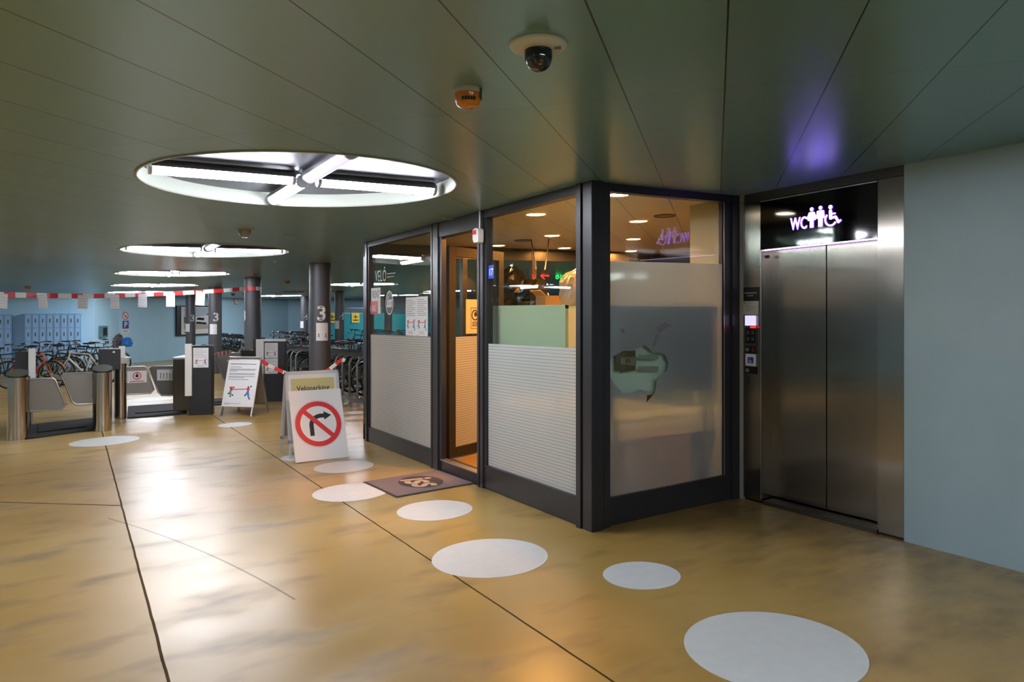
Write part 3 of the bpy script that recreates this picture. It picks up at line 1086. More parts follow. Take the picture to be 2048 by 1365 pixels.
# fire extinguisher behind the hinge side
ex = thing('fire_extinguisher', 'red fire extinguisher standing inside the booth by the door hinge', 'extinguisher', 3.77, 7.90, 0)
MB().lathe([(0.0, 0.0), (0.078, 0.0), (0.08, 0.02), (0.08, 0.42), (0.06, 0.48), (0.025, 0.51), (0.0, 0.51)], 24).build('cylinder', M_extr, ex)
MB().cyl((0, 0, 0.5), (0, 0, 0.55), 0.02, 10).box(-0.01, -0.1, 0.55, 0.01, 0.03, 0.575).build('valve', M_black, ex)
MB().tube([(0, 0.03, 0.54), (0.05, 0.08, 0.5), (0.09, 0.03, 0.3), (0.095, 0, 0.12)], 0.01, 8).build('hose', M_black, ex)
# coat hooks wall with dark jacket, chair, shelf seen through the door leaf
ch = thing('office_chair', 'black high backed office chair seen through the open door leaf', 'chair', 4.35, 8.45, 0, math.radians(200))
MB().box(-0.24, -0.24, 0.46, 0.24, 0.24, 0.54).build('seat', M_black, ch, bevel=0.03)
MB().box(-0.23, 0.2, 0.6, 0.23, 0.28, 1.45).build('backrest', M_black, ch, bevel=0.03)
mb = MB()
mb.cyl((0, 0, 0.1), (0, 0, 0.46), 0.03, 10)
mb.box(-0.03, 0.2, 0.4, 0.03, 0.24, 0.7)
mb.build('column', M_black, ch)
mb = MB()
for k in range(5):
    t_ = 2 * math.pi * k / 5
    mb.tube([(0, 0, 0.11), (0.28 * math.cos(t_), 0.28 * math.sin(t_), 0.06)], 0.02, 6)
    mb.cyl((0.28 * math.cos(t_) - 0.015, 0.28 * math.sin(t_), 0.03), (0.28 * math.cos(t_) + 0.015, 0.28 * math.sin(t_), 0.03), 0.03, 10)
mb.build('wheeled_base', M_black, ch)
for k, (x0, x1, lb) in enumerate(((1062, 1072, 'left of two thin black rods hanging from the booth ceiling'), (1098, 1090, 'right of two thin black rods hanging from the booth ceiling'))):
    p, q = V(x0, 478, 9.3), V(x1, 540, 8.8)
    t = MB()
    pz = CEIL + ground(p[0], p[1])
    t.cyl((0, 0, 0), (q[0] - p[0], q[1] - p[1], q[2] + ground(q[0], q[1]) - pz), 0.008, 6)
    o = t.build('ceiling_rod', M_black)
    o.location = (p[0], p[1], pz)
    tag(o, lb, 'rod', 'rods on the booth ceiling')

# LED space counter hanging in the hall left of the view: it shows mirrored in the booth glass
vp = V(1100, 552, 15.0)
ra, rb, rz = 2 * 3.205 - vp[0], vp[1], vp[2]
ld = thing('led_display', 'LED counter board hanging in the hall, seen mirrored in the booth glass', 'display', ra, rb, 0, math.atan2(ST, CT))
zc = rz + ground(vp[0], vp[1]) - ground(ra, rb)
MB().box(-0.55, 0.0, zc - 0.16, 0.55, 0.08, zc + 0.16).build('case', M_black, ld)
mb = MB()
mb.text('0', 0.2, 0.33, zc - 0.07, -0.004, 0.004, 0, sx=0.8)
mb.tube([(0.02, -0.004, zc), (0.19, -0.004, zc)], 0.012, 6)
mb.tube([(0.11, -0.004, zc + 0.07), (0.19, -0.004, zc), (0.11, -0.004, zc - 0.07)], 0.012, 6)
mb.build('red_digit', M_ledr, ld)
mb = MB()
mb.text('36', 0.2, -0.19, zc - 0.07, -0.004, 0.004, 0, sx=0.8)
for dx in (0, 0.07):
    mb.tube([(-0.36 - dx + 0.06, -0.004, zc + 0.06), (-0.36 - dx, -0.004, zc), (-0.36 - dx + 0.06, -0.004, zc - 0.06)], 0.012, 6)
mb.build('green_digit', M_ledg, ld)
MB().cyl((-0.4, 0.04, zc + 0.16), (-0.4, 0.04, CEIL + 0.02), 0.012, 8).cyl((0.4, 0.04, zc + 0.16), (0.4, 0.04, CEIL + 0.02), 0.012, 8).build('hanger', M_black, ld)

# ------------------------------------------------------------------ lift
el = thing('elevator', 'stainless steel lift with closed two-leaf door and lit WC sign above', 'elevator', SA, 3.45, 0)
DA = 4.88


def part(name, m, *boxes, **kw):
    return gbox(name, el, m, *boxes, **kw)


part('left_jamb', M_steel, (SA, 3.995, 0.02, SA + 0.2, 4.175, 2.475), (SA + 0.001, 3.99, 0.03, DA + 0.03, 4.0, 2.08))
part('jamb_edge', M_alu, (SA - 0.003, 3.99, 0.03, SA + 0.006, 3.998, 2.47), (SA - 0.002, 4.172, 0.02, SA + 0.004, 4.178, 2.5))
part('right_jamb', M_steel, (SA, 2.792, 0.02, SA + 0.2, 2.98, 2.475))
part('head_band', M_steel_d, (SA + 0.002, 2.792, 2.484, SA + 0.2, 4.2, CEIL), (SA - 0.004, 2.792, 2.478, SA + 0.1, 4.2, 2.484), (SA + 0.02, 2.792, 2.45, SA + 0.2, 4.2, 2.475))
part('plinth', M_seam, (SA + 0.01, 2.795, 0, SA + 0.2, 2.98, 0.02), (SA + 0.01, 3.99, 0, SA + 0.2, 4.175, 0.02))
for y0, y1, nm in ((3.485, 3.995, 'left'), (2.975, 3.475, 'right')):
    part('door_panel', M_steel, (DA, y0, 0.045, DA + 0.04, y1, 2.10), bevel=0.002)
part('door_gap', M_seam, (DA + 0.02, 3.47, 0.04, DA + 0.05, 3.49, 2.1))
part('sill', M_steel_d, (SA - 0.01, 2.98, 0.0, DA + 0.05, 3.97, 0.03), (SA - 0.012, 2.98, 0.022, SA, 3.97, 0.032), (DA - 0.02, 2.98, 0.03, DA - 0.012, 3.97, 0.034))
hp = part('header_panel', M_gloss, (SA - 0.004, 2.982, 2.072, SA + 0.2, 3.998, 2.472))
part('header_light', M_strip, (SA + 0.03, 2.99, 2.066, SA + 0.045, 3.985, 2.072))
part('header_edge', M_alu, (SA - 0.006, 2.982, 2.463, SA, 3.998, 2.472))
lens = MB()
lens.cyl((0, 0, 0), (0.012, 0, 0), 0.014, 12)
lo = lens.build('sensor', M_black, el)
lo.location = (SA + 0.07 - el.location.x, 3.986 - el.location.y, 2.02 + ground(SA, 3.98) - el.location.z)
lo.rotation_euler = (0, 0, -math.pi / 2)


def sig(px, py):
    q = onA(px, py, 4.742)
    return (-(q[1] - 3.45), q[2])


def capsule(mb, x0, z0, x1, z1, r, y0, y1, m=0, r1=None):
    r1 = r if r1 is None else r1
    a = math.atan2(z1 - z0, x1 - x0)
    pts = [(x0 + r * math.cos(a + math.pi / 2 + math.pi * i / 8), z0 + r * math.sin(a + math.pi / 2 + math.pi * i / 8)) for i in range(9)]
    pts += [(x1 + r1 * math.cos(a - math.pi / 2 + math.pi * i / 8), z1 + r1 * math.sin(a - math.pi / 2 + math.pi * i / 8)) for i in range(9)]
    mb.plate(pts, y0, y1, m)


def sign_obj(name, mb, m, label=None):
    if m is M_wc:                           # edge-lit acrylic: the flanks glow violet
        ys = [v[1] for v in mb.v]
        ymin = min(ys)
        for i, f in enumerate(mb.f):
            if not all(abs(mb.v[j][1] - ymin) < 1e-5 for j in f):
                mb.m[i] = 1
        m = [M_wc, M_wcs]
    o = mb.build(name, m, el)
    o.location = (SA - 0.005 - el.location.x, 3.45 - el.location.y, ground(SA, 3.45) - el.location.z)
    o.rotation_euler = (0, math.atan(GRADE * ST) * -1 * 0, FACE_A)
    if label:
        o['label'] = label
    return o


Z0 = 2.20
mb = MB()
mb.text('WC', 0.133, 0, 0, -0.004, 0.006, 0, align='LEFT', bold=0.0015)
x0_, x1_ = min(v[0] for v in mb.v), max(v[0] for v in mb.v)
mb.v = [(-0.252 + (v[0] - x0_) / (x1_ - x0_) * 0.150, v[1], Z0 + v[2]) for v in mb.v]
sign_obj('sign_letters', mb, M_wc, 'glowing violet-white letters WC')
mb = MB()
# woman
x = -0.058
mb.plate(circle(x, Z0 + 0.140, 0.0145, 20), -0.007, -0.001)
mb.plate([(x - 0.015, Z0 + 0.120), (x + 0.015, Z0 + 0.120), (x + 0.034, Z0 + 0.055), (x + 0.015, Z0 + 0.055), (x + 0.015, Z0), (x + 0.003, Z0), (x + 0.003, Z0 + 0.05), (x - 0.003, Z0 + 0.05), (x - 0.003, Z0), (x - 0.015, Z0), (x - 0.015, Z0 + 0.055), (x - 0.034, Z0 + 0.055)], -0.007, -0.001)
capsule(mb, x - 0.019, Z0 + 0.113, x - 0.037, Z0 + 0.072, 0.0055, -0.007, -0.001)
capsule(mb, x + 0.019, Z0 + 0.113, x + 0.037, Z0 + 0.072, 0.0055, -0.007, -0.001)
sign_obj('sign_woman', mb, M_wc)
mb = MB()
x = 0.018
mb.plate(circle(x, Z0 + 0.142, 0.0145, 20), -0.007, -0.001)
mb.plate([(x - 0.017, Z0 + 0.123), (x + 0.017, Z0 + 0.123), (x + 0.019, Z0 + 0.06), (x + 0.016, Z0), (x + 0.003, Z0), (x + 0.002, Z0 + 0.06), (x - 0.002, Z0 + 0.06), (x - 0.003, Z0), (x - 0.016, Z0), (x - 0.019, Z0 + 0.06)], -0.007, -0.001)
capsule(mb, x - 0.024, Z0 + 0.116, x - 0.029, Z0 + 0.068, 0.0058, -0.007, -0.001)
capsule(mb, x + 0.024, Z0 + 0.116, x + 0.029, Z0 + 0.068, 0.0058, -0.007, -0.001)
sign_obj('sign_man', mb, M_wc)
mb = MB()
x = 0.103
mb.plate(circle(x, Z0 + 0.137, 0.0155, 20), -0.007, -0.001)
capsule(mb, x, Z0 + 0.108, x + 0.002, Z0 + 0.055, 0.0115, -0.007, -0.001)
capsule(mb, x + 0.004, Z0 + 0.086, x + 0.036, Z0 + 0.086, 0.0065, -0.007, -0.001)
capsule(mb, x, Z0 + 0.056, x + 0.043, Z0 + 0.060, 0.009, -0.007, -0.001)
capsule(mb, x + 0.043, Z0 + 0.060, x + 0.066, Z0 + 0.020, 0.009, -0.007, -0.001)
capsule(mb, x + 0.066, Z0 + 0.020, x + 0.082, Z0 + 0.030, 0.0075, -0.007, -0.001)
for i in range(14):
    t0, t1_ = math.radians(130 + i * 14.2), math.radians(130 + (i + 1) * 14.2 + 2)
    c, s = x + 0.002, Z0 + 0.046
    mb.plate([(c + r * math.cos(t), s + r * math.sin(t)) for r, t in ((0.052, t0), (0.052, t1_), (0.040, t1_), (0.040, t0))], -0.007, -0.001)
sign_obj('sign_wheelchair', mb, M_wc)

# lift call panel on the left jamb (local x = -b)
cpn = MB()
X0, X1 = -(4.152 - 3.45), -(4.036 - 3.45)
cpn.box(X0, -0.004, 1.225, X1, 0.003, 1.44)
cp_ = sign_obj('call_panel', cpn, M_steel_d)
def sub(name, mb, m, label=None):
    o = mb.build(name, m, cp_)
    if label:
        o['label'] = label
    return o
sub('screen', MB().box(X0 + 0.005, -0.012, 1.447, X1 - 0.005, -0.001, 1.53), M_screen, 'glowing lilac screen')
sub('status_light', MB().box(X1 - 0.05, -0.016, 1.428, X1 - 0.004, -0.004, 1.44), mat('status_red', 'ff1020', 0.4, emit=3.0, ecol=(255, 20, 30)), 'lit red bar')
kp = MB()
kp.box(X0 + 0.008, -0.008, 1.30, X1 - 0.006, -0.003, 1.425, 0)
for i in range(2):
    for j in range(2):
        kp.box(X0 + 0.02 + i * 0.05, -0.0095, 1.32 + j * 0.055, X0 + 0.045 + i * 0.05, -0.008, 1.35 + j * 0.055, 1)
sub('keypad', kp, [M_black, mat('key_symbol', '55585c', 0.5)])
for z0, z1, lt in ((1.218, 1.277, 1), (1.048, 1.105, 0)):
    k = MB()
    k.box(X0 + 0.006, -0.008, z0, X1 - 0.004, -0.0, z1, 0)
    k.cyl((X0 + 0.03, -0.016, (z0 + z1) / 2), (X0 + 0.03, -0.008, (z0 + z1) / 2), 0.016, 16, m=1)
    if lt:
        k.box(X1 - 0.04, -0.0095, z0 + 0.012, X1 - 0.015, -0.008, z1 - 0.012, 2)
    sub('button_plate', k, [M_black, mat('button_grey', '77796f', 0.4), mat('button_rust', '7a3518', 0.5)])
k = MB()
k.box(X0 + 0.004, -0.005, 1.112, X1 - 0.004, 0, 1.212, 0)
k.box(X0 + 0.028, -0.006, 1.135, X1 - 0.028, -0.005, 1.185, 1)
xx, zz = (X0 + X1) / 2 - 0.004, 1.152
k.plate(circle(xx - 0.004, zz + 0.024, 0.0035, 10), -0.007, -0.006, 0)
capsule(k, xx - 0.004, zz + 0.018, xx - 0.003, zz + 0.004, 0.002, -0.007, -0.006, 0)
capsule(k, xx - 0.003, zz + 0.004, xx + 0.009, zz + 0.004, 0.002, -0.007, -0.006, 0)
capsule(k, xx + 0.009, zz + 0.004, xx + 0.014, zz - 0.008, 0.002, -0.007, -0.006, 0)
for i in range(10):
    t0, t1_ = math.radians(130 + i * 20), math.radians(132 + (i + 1) * 20)
    k.plate([(xx - 0.002 + r * math.cos(t), zz + 0.0 + r * math.sin(t)) for r, t in ((0.012, t0), (0.012, t1_), (0.0085, t1_), (0.0085, t0))], -0.007, -0.006, 0)
sub('wheelchair_sticker', k, [M_paper, M_navy], 'white sticker with blue wheelchair square')
k = MB()
xa = X0 + 0.018
k.plate([(xa - 0.016, 0.985), (xa, 1.022), (xa + 0.016, 0.985), (xa + 0.005, 0.987), (xa + 0.005, 0.965), (xa - 0.005, 0.965), (xa - 0.005, 0.987)], -0.003, 0)
sub('arrow_sticker', k, mat('arrow_green', '0e4a20', 0.5), 'dark green up arrow')
XL0, XL1 = -(4.173 - 3.45) + 0.004, -(4.016 - 3.45)
k = MB()
k.box(XL0, -0.004, 1.652, XL1, 0.002, 1.764, 0)
k.box(XL0 + 0.012, -0.005, 1.712, XL1 - 0.012, -0.004, 1.722, 1).box(XL0 + 0.04, -0.005, 1.69, XL1 - 0.05, -0.004, 1.699, 1)
sign_obj('name_plate', k, [M_black, M_ink], 'black plate with two lines of white text')
k = MB()
k.box(XL0, -0.003, 1.538, XL1, 0.002, 1.65, 0)
k.box(XL0 + 0.008, -0.004, 1.63, XL0 + 0.014, -0.003, 1.64, 2)
for z, w_ in ((1.628, .07), (1.61, .04), (1.597, .1), (1.585, .05), (1.575, .08)):
    k.box(XL0 + 0.02, -0.004, z, XL0 + 0.02 + w_, -0.003, z + 0.004, 1)
k.box(XL0 + 0.004, -0.004, 1.558, XL1 - 0.004, -0.003, 1.560, 1)
sign_obj('info_plate', k, [mat('info_white', 'b9bab2', 0.5), M_ink, M_inkd], 'pale plate with small print')

# ------------------------------------------------------------------ ceiling devices
dm = thing('dome_camera', 'dome security camera with smoked bubble and white ring on the ceiling', 'camera', 1.39, 2.15, CEIL, tilt=-GRADE * ST, roll=-GRADE * CT)
mb = MB()
mb.lathe([(0.048, -0.022), (0.075, -0.02), (0.098, -0.012), (0.103, -0.004), (0.103, 0.0)], 48)
mb.build('base_ring', mat('camera_white', 'c6cdd2', 0.4), dm)
mb = MB()
mb.lathe([(0.0, -0.095), (0.012, -0.0945), (0.026, -0.089), (0.038, -0.078), (0.046, -0.062), (0.049, -0.045), (0.049, -0.018)], 40)
mb.build('bubble', M_smoked, dm)
mb = MB()
mb.box(0.055, -0.03, -0.0225, 0.08, -0.008, -0.0195)
o = mb.build('data_label', mat('grey_sticker', '77786f', 0.6), dm)
o.rotation_euler = (0, 0, -0.6)
sd = thing('smoke_detector', 'smoke detector under an amber plastic cover on the ceiling', 'detector', 1.405, 2.72, CEIL, tilt=-GRADE * ST, roll=-GRADE * CT)
mb = MB()
mb.lathe([(0.056, -0.022), (0.058, -0.018), (0.058, 0.0)], 32)
mb.build('base', mat('detector_white', 'bcc2c6', 0.5), sd)
mb = MB()
mb.lathe([(0.0, -0.078), (0.03, -0.077), (0.046, -0.070), (0.054, -0.05), (0.057, -0.02)], 32)
mb.build('amber_cover', M_orange, sd, bevel=0)
mb = MB()
for k in range(5):
    t_ = math.radians(-140 + k * 13)
    mb.box(0.0535 * math.cos(t_) - 0.004, 0.0535 * math.sin(t_) - 0.004, -0.058, 0.0535 * math.cos(t_) + 0.004, 0.0535 * math.sin(t_) + 0.004, -0.044)
mb.build('vent_slot', M_black, sd)
mb = MB()
t0 = math.radians(-60)
vs, fs = [], []
for i in range(8):
    t_ = t0 + i * 0.11
    for r, z in ((0.060, -0.002), (0.0595, -0.022), (0.0585, -0.05)):
        vs.append((r * math.cos(t_), r * math.sin(t_), z))
for i in range(7):
    for j in range(2):
        fs.append((i * 3 + j, i * 3 + j + 1, i * 3 + j + 4, i * 3 + j + 3))
mb.add(vs, fs)
mb.build('grey_tape', mat('duct_tape', '4a4846', 0.5), sd)
d2 = thing('dome_camera', 'far dome camera on the ceiling between the first two round lamps', 'camera', 1.53, 8.07, CEIL, tilt=-GRADE * ST, roll=-GRADE * CT)
mb = MB()
mb.lathe([(0.06, -0.012), (0.105, -0.008), (0.11, 0.0)], 32)
mb.build('base_ring', mat('camera_grey', '8b8b85', 0.4), d2)
mb = MB()
mb.lathe([(0.0, -0.095), (0.03, -0.09), (0.055, -0.065), (0.065, -0.03), (0.066, -0.008)], 32)
mb.build('bubble', mat('grey_bubble', '6f6c69', 0.12), d2)
for px, py, lb, m in ((574, 562, 'small orange ceiling detector left of the nearest column', M_orange), (466, 588, 'small brown ceiling detector near the wall clock', M_card),
                      (489, 587, 'small red alarm sounder left of the taped column', M_red), (55, 574, 'small amber detector above the tape at left', M_orange)):
    Y = FPX * (CEIL - EYE) / (Y0 - GRADE * (px - CX) - py)
    q = V(px, py, Y)
    mb = MB()
    mb.lathe([(0.0, -0.07), (0.05, -0.065), (0.07, -0.03), (0.075, 0.0)], 16)
    single(mb, 'ceiling_detector', m, lb, 'detector', q[0], q[1], CEIL - 0.002, group='small ceiling detectors')
for px, py, lb in ((577, 471, 'small pale plate on the ceiling right of the far dome camera'), (897, 437, 'small pale plate on the ceiling above the booth door')):
    Y = FPX * (CEIL - EYE) / (Y0 - GRADE * (px - CX) - py)
    q = V(px, py, Y)
    single(MB().box(-0.06, -0.035, -0.006, 0.06, 0.035, 0.002), 'ceiling_plate', mat('plate_pale', 'b3a8a0', 0.5), lb, 'plate', q[0], q[1], CEIL - 0.002, 0.2, group='ceiling plates')

# ------------------------------------------------------------------ doormat
dmat = thing('doormat', 'grey doormat with dark oval company logo in front of the booth door', 'doormat', 2.78, 6.39, 0, math.radians(-90 + 3), tilt=0)
dmat.rotation_euler = (-0.0 + GRADE * CT * 0.85 * 0, 0, math.radians(-87))
def matz(mb):
    return mb
R_ = math.radians(-87)
def gm(v):
    return v
mb = MB()
hw, hd = 0.375, 0.405
def slope_mat(v):
    # follow the ramp under the mat
    a = v[0] * math.cos(R_) - v[1] * math.sin(R_)
    b = v[0] * math.sin(R_) + v[1] * math.cos(R_)
    return (v[0], v[1], v[2] + GRADE * (CT * a - ST * b))
def mpart(name, mb, m):
    mb.v = [slope_mat(v) for v in mb.v]
    return mb.build(name, m, dmat)
mpart('rubber_edge', MB().box(-hw, -hd, 0.002, hw, hd, 0.007), M_mat_e)
mpart('carpet', MB().box(-hw + 0.02, -hd + 0.02, 0.007, hw - 0.02, hd - 0.02, 0.011), M_mat_g)
ov = MB()
ov.prism([(0.255 * math.cos(2 * math.pi * i / 40), 0.02 + 0.20 * math.sin(2 * math.pi * i / 40)) for i in range(40)], 0.011, 0.0125)
mpart('logo_oval', ov, M_mat_d)
lt_ = MB()
tm = MB().text('iss', 0.42, 0.0, -0.11, 0, 0.002, 0, bold=0.010, sx=0.95, shear=0.3)
lt_.add([(v[0], v[2], 0.0135 - v[1] * 0.5) for v in tm.v], [f for f in tm.f])
mpart('logo_letters', lt_, M_mat_t)

# ------------------------------------------------------------------ no-right-turn board leaning on the Veloparking A-frame
nb = thing('turn_ban_board', 'white board with red no-right-turn symbol leaning on the A-frame', 'sign', 2.36, 8.08, 0.004, math.radians(1), tilt=-math.radians(22))
mb = MB()
mb.box(-0.30, 0, 0, 0.30, 0.012, 0.815)
mb.build('board', mat('sign_white', 'e2e0e2', 0.5), nb, bevel=0.002)
mb = MB()
cx_, cz_, R1, R2 = 0.0, 0.415, 0.262, 0.205
n = 64
for i in range(n):
    t0, t1_ = 2 * math.pi * i / n, 2 * math.pi * (i + 1) / n
    mb.plate([(cx_ + r * math.cos(t), cz_ + r * math.sin(t)) for r, t in ((R1, t0), (R1, t1_), (R2, t1_), (R2, t0))], -0.002, 0, 0)
s2 = math.sqrt(.5)
w_ = 0.026
mb.plate([(cx_ - R2 * 1.03 * s2 - w_ * s2, cz_ + R2 * 1.03 * s2 - w_ * s2), (cx_ - R2 * 1.03 * s2 + w_ * s2, cz_ + R2 * 1.03 * s2 + w_ * s2),
          (cx_ + R2 * 1.03 * s2 + w_ * s2, cz_ - R2 * 1.03 * s2 + w_ * s2), (cx_ + R2 * 1.03 * s2 - w_ * s2, cz_ - R2 * 1.03 * s2 - w_ * s2)], -0.0022, 0, 0)
mb.build('ban_ring', M_red, nb)
mb = MB()
pts = [(-0.082, 0.28), (-0.082, 0.40)] + [(-0.082 + 0.115 * (1 - math.cos(t * math.pi / 16)), 0.40 + 0.105 * math.sin(t * math.pi / 16)) for t in range(1, 9)] + [(0.075, 0.505)]
lft, rgt = [], []
for i, p in enumerate(pts):
    d = Vector(pts[min(i + 1, len(pts) - 1)]) - Vector(pts[max(i - 1, 0)])
    d.normalize()
    lft.append((p[0] - d.y * 0.024, p[1] + d.x * 0.024))
    rgt.append((p[0] + d.y * 0.024, p[1] - d.x * 0.024))
for i in range(len(pts) - 1):
    mb.plate([lft[i], lft[i + 1], rgt[i + 1], rgt[i]], -0.0016, 0, 0)
mb.plate([(0.07, 0.555), (0.07, 0.455), (0.155, 0.505)], -0.0016, 0, 0)
mb.build('turn_arrow', M_inkd, nb)
mb = MB()
for i in range(n):
    t0, t1_ = 2 * math.pi * i / n, 2 * math.pi * (i + 1) / n
    mb.plate([(cx_ + r * math.cos(t), cz_ + r * math.sin(t)) for r, t in ((0.274, t0), (0.274, t1_), (0.272, t1_), (0.272, t0))], -0.0008, 0, 0)
mb.build('fine_outline', M_ink, nb)

vf = thing('a_frame_sign', 'grey aluminium A-frame with yellow bike parking poster behind the no-turn board', 'sign', 2.40, 8.72, 0)


def leaf(root, w, h, lean, foot, m_frame, panel_m, name, front=True, z0=0.16, fw=0.035):
    """one leaf of an A-frame, leaning towards the top"""
    sgn = 1 if front else -1
    Mx = Matrix.Rotation(-lean * sgn, 4, 'X')
    mb = MB()
    for x in (-w / 2, w / 2 - 0.025):
        mb.box(x, -0.012, 0.0, x + 0.025, 0.012, z0)
    mb.box(-w / 2, -0.015, z0, -w / 2 + fw, 0.015, h).box(w / 2 - fw, -0.015, z0, w / 2, 0.015, h).box(-w / 2, -0.015, h - fw, w / 2, 0.015, h).box(-w / 2, -0.015, z0, w / 2, 0.015, z0 + fw)
    Mt = Matrix.Translation((0, foot, 0)) @ Mx
    mb.build(name + '_frame', m_frame, root, mw=Mt)
    return Mt


lean = math.radians(13)
Mt = leaf(vf, 0.63, 0.985, lean, -0.27, mat('frame_silver', 'c9c9ce', 0.4), None, 'front')
mb = MB()
mb.box(-0.295, -0.010, 0.19, 0.295, 0.0, 0.955)
mb.build('poster_back', M_white, vf, mw=Mt)
mb = MB()
mb.box(-0.255, -0.014, 0.23, 0.255, -0.010, 0.90, 0)
mb.text('Veloparking', 0.080, 0.0, 0.756, -0.0150, 0.002, 1, bold=0.0007)
mb.build('yellow_poster', [M_buff, M_inkd], vf, mw=Mt)
Mt = leaf(vf, 0.63, 0.985, lean, 0.18, MATS['frame_silver'], None, 'rear', front=False)
MB().box(-0.295, 0.0, 0.19, 0.295, 0.008, 0.955).build('rear_panel', M_tan, vf, mw=Mt)

ai = thing('a_frame_sign', 'white A-frame with printed text and two figures holding a red bar', 'sign', 2.44, 12.82, 0, -math.radians(45))
lean = math.radians(15)
Mt = leaf(ai, 0.58, 0.99, lean, -0.24, M_alu, None, 'front', z0=0.15, fw=0.02)
mb = MB()
mb.box(-0.295, -0.018, 0.15, 0.295, 0.0, 0.995, 0)
mb.box(-0.25, -0.0195, 0.93, -0.235, -0.018, 0.945, 5).box(-0.22, -0.0195, 0.935, -0.09, -0.018, 0.941, 1)
for z, w_ in ((0.86, .48), (0.81, .22), (0.775, .50), (0.758, .48), (0.74, .15), (0.70, .49), (0.683, .48), (0.65, .49), (0.633, .30), (0.60, .38)):
    mb.box(-0.25, -0.0195, z, -0.25 + w_, -0.018, z + 0.009, 1 if z < 0.85 else 5)
people_bar(mb, 0.0, 0.42, 0.40, -0.0200, -0.018, 2, 3, 4, 5)
for z, w_ in ((0.20, .3), (0.19, .1)):
    mb.box(-0.25, -0.0195, z, -0.25 + w_, -0.018, z + 0.006, 1)
mb.build('printed_panel', M_NOTICE, ai, mw=Mt)
Mt = leaf(ai, 0.58, 0.99, lean, 0.24, M_alu, None, 'rear', front=False, z0=0.15, fw=0.02)
MB().box(-0.27, -0.006, 0.17, 0.27, 0.006, 0.97).build('rear_panel', mat('rear_board', '8e877a', 0.7), ai, mw=Mt)

# ------------------------------------------------------------------ columns
COLS = [(3.68, 12.77, 'nearest dark round column with white 3, right of the turnstiles', '3', 643, 1.55, 12.58),
        (3.54, 17.71, 'dark round column with the striped tape tied round it', '3', 488, 1.55, 17.6),
        (3.56, 23.12, 'dark column with white 3 and a sheet, third from the booth', '3', 432, 1.55, 22.9),
        (3.77, 30.07, 'thin far column with white 3 in front of the car poster', '3', 385, 1.55, 29.8),
        (8.77, 32.89, 'far dark column with white 4 left of the nearest column', '4', 612, 1.5, 32.7),
        (8.41, 26.67, 'dark column with white 4 between nearest column and booth', '4', 684, 1.5, 26.5),
        (12.0, 31.0, 'farthest column, in front of the blue wall by the booth edge', None, 0, 0, 0)]
for a, b, lb, num, px, zz, Yn in COLS:
    t = thing('column', lb, 'column', a, b, 0, kind='structure')
    r = 0.185 if b < 25 else 0.17
    MB().cyl((0, 0, -0.02), (0, 0, CEIL + 0.05), r, 40).build('shaft', M_col, t)
    if num:
        # numeral wrapped on the shaft where it faces
        X, Y = CT * a - ST * b, ST * a + CT * b
        xc = CX + FPX * X / Y
        off = max(-0.97, min(0.97, (px - xc) / FPX * Y / r))
        ang = math.asin(off)
        vx, vy = a / math.hypot(a, b), b / math.hypot(a, b)   # direction away from the eye
        # outward direction on the shaft
        base = math.atan2(-vy, -vx) + ang
        hgt = 0.25
        tm = MB().text(num, hgt / 0.72, 0, 0, 0, 0.004, 0, bold=0.007)
        vs = []
        for v in tm.v:
            th = base + v[0] / r
            rr = r + 0.004 - v[1]
            vs.append((rr * math.cos(th), rr * math.sin(th), zz + v[2]))
        m2 = MB()
        m2.add(vs, tm.f)
        m2.build('numeral', M_white, t)


def column_sheet(a, b, r, px, ztop, w, h, label, pic=False):
    X, Y = CT * a - ST * b, ST * a + CT * b
    xc = CX + FPX * X / Y
    off = max(-0.97, min(0.97, (px - xc) / FPX * Y / r))
    base = math.atan2(-b, -a) + math.asin(off)
    tm = notice(w, h, 7, pic)
    # subdivide so the sheet bends round the shaft
    vs = []
    mb2 = MB()
    k = 8
    for i in range(k):
        x0, x1 = -w / 2 + w * i / k, -w / 2 + w * (i + 1) / k
        mb2.box(x0, -0.0012, 0, x1, 0, h, 0)
    nb_ = 8
    mb2.v += tm.v[8:]
    off_ = len(mb2.v) - len(tm.v)
    for f, m_, s_ in zip(tm.f[6:], tm.m[6:], tm.s[6:]):
        mb2.f.append(tuple(i + off_ for i in f))
        mb2.m.append(m_)
        mb2.s.append(s_)
    out = MB()
    for v in mb2.v:
        th = base + v[0] / r
        rr = r + 0.003 - v[1]
        vs.append((rr * math.cos(th), rr * math.sin(th), v[2]))
    out.v, out.f, out.m, out.s = vs, mb2.f, mb2.m, mb2.s
    single(out, 'notice', M_NOTICE, label, 'notice', a, b, ztop - h, group='sheets taped on the columns')


column_sheet(3.68, 12.77, 0.185, 644.5, 1.50, 0.21, 0.31, 'white sheet with red bar picture taped on the nearest column', True)
column_sheet(3.56, 23.12, 0.185, 426.5, 1.46, 0.21, 0.30, 'white sheet taped on the third column beside the car poster')
column_sheet(3.77, 30.07, 0.17, 374, 1.45, 0.25, 0.30, 'white sheet taped on the thin column before the car poster')
column_sheet(8.77, 32.89, 0.17, 603, 1.43, 0.21, 0.30, 'white sheet taped on the far column with 4 left of the nearest column')
column_sheet(8.41, 26.67, 0.17, 673, 1.45, 0.21, 0.30, 'white sheet taped on the column with 4 beside the booth edge')

# ------------------------------------------------------------------ turnstiles
M_mesh = mat('perforated_steel', '8a8682', 0.42, 0.7, var=0.12, vscale=400)


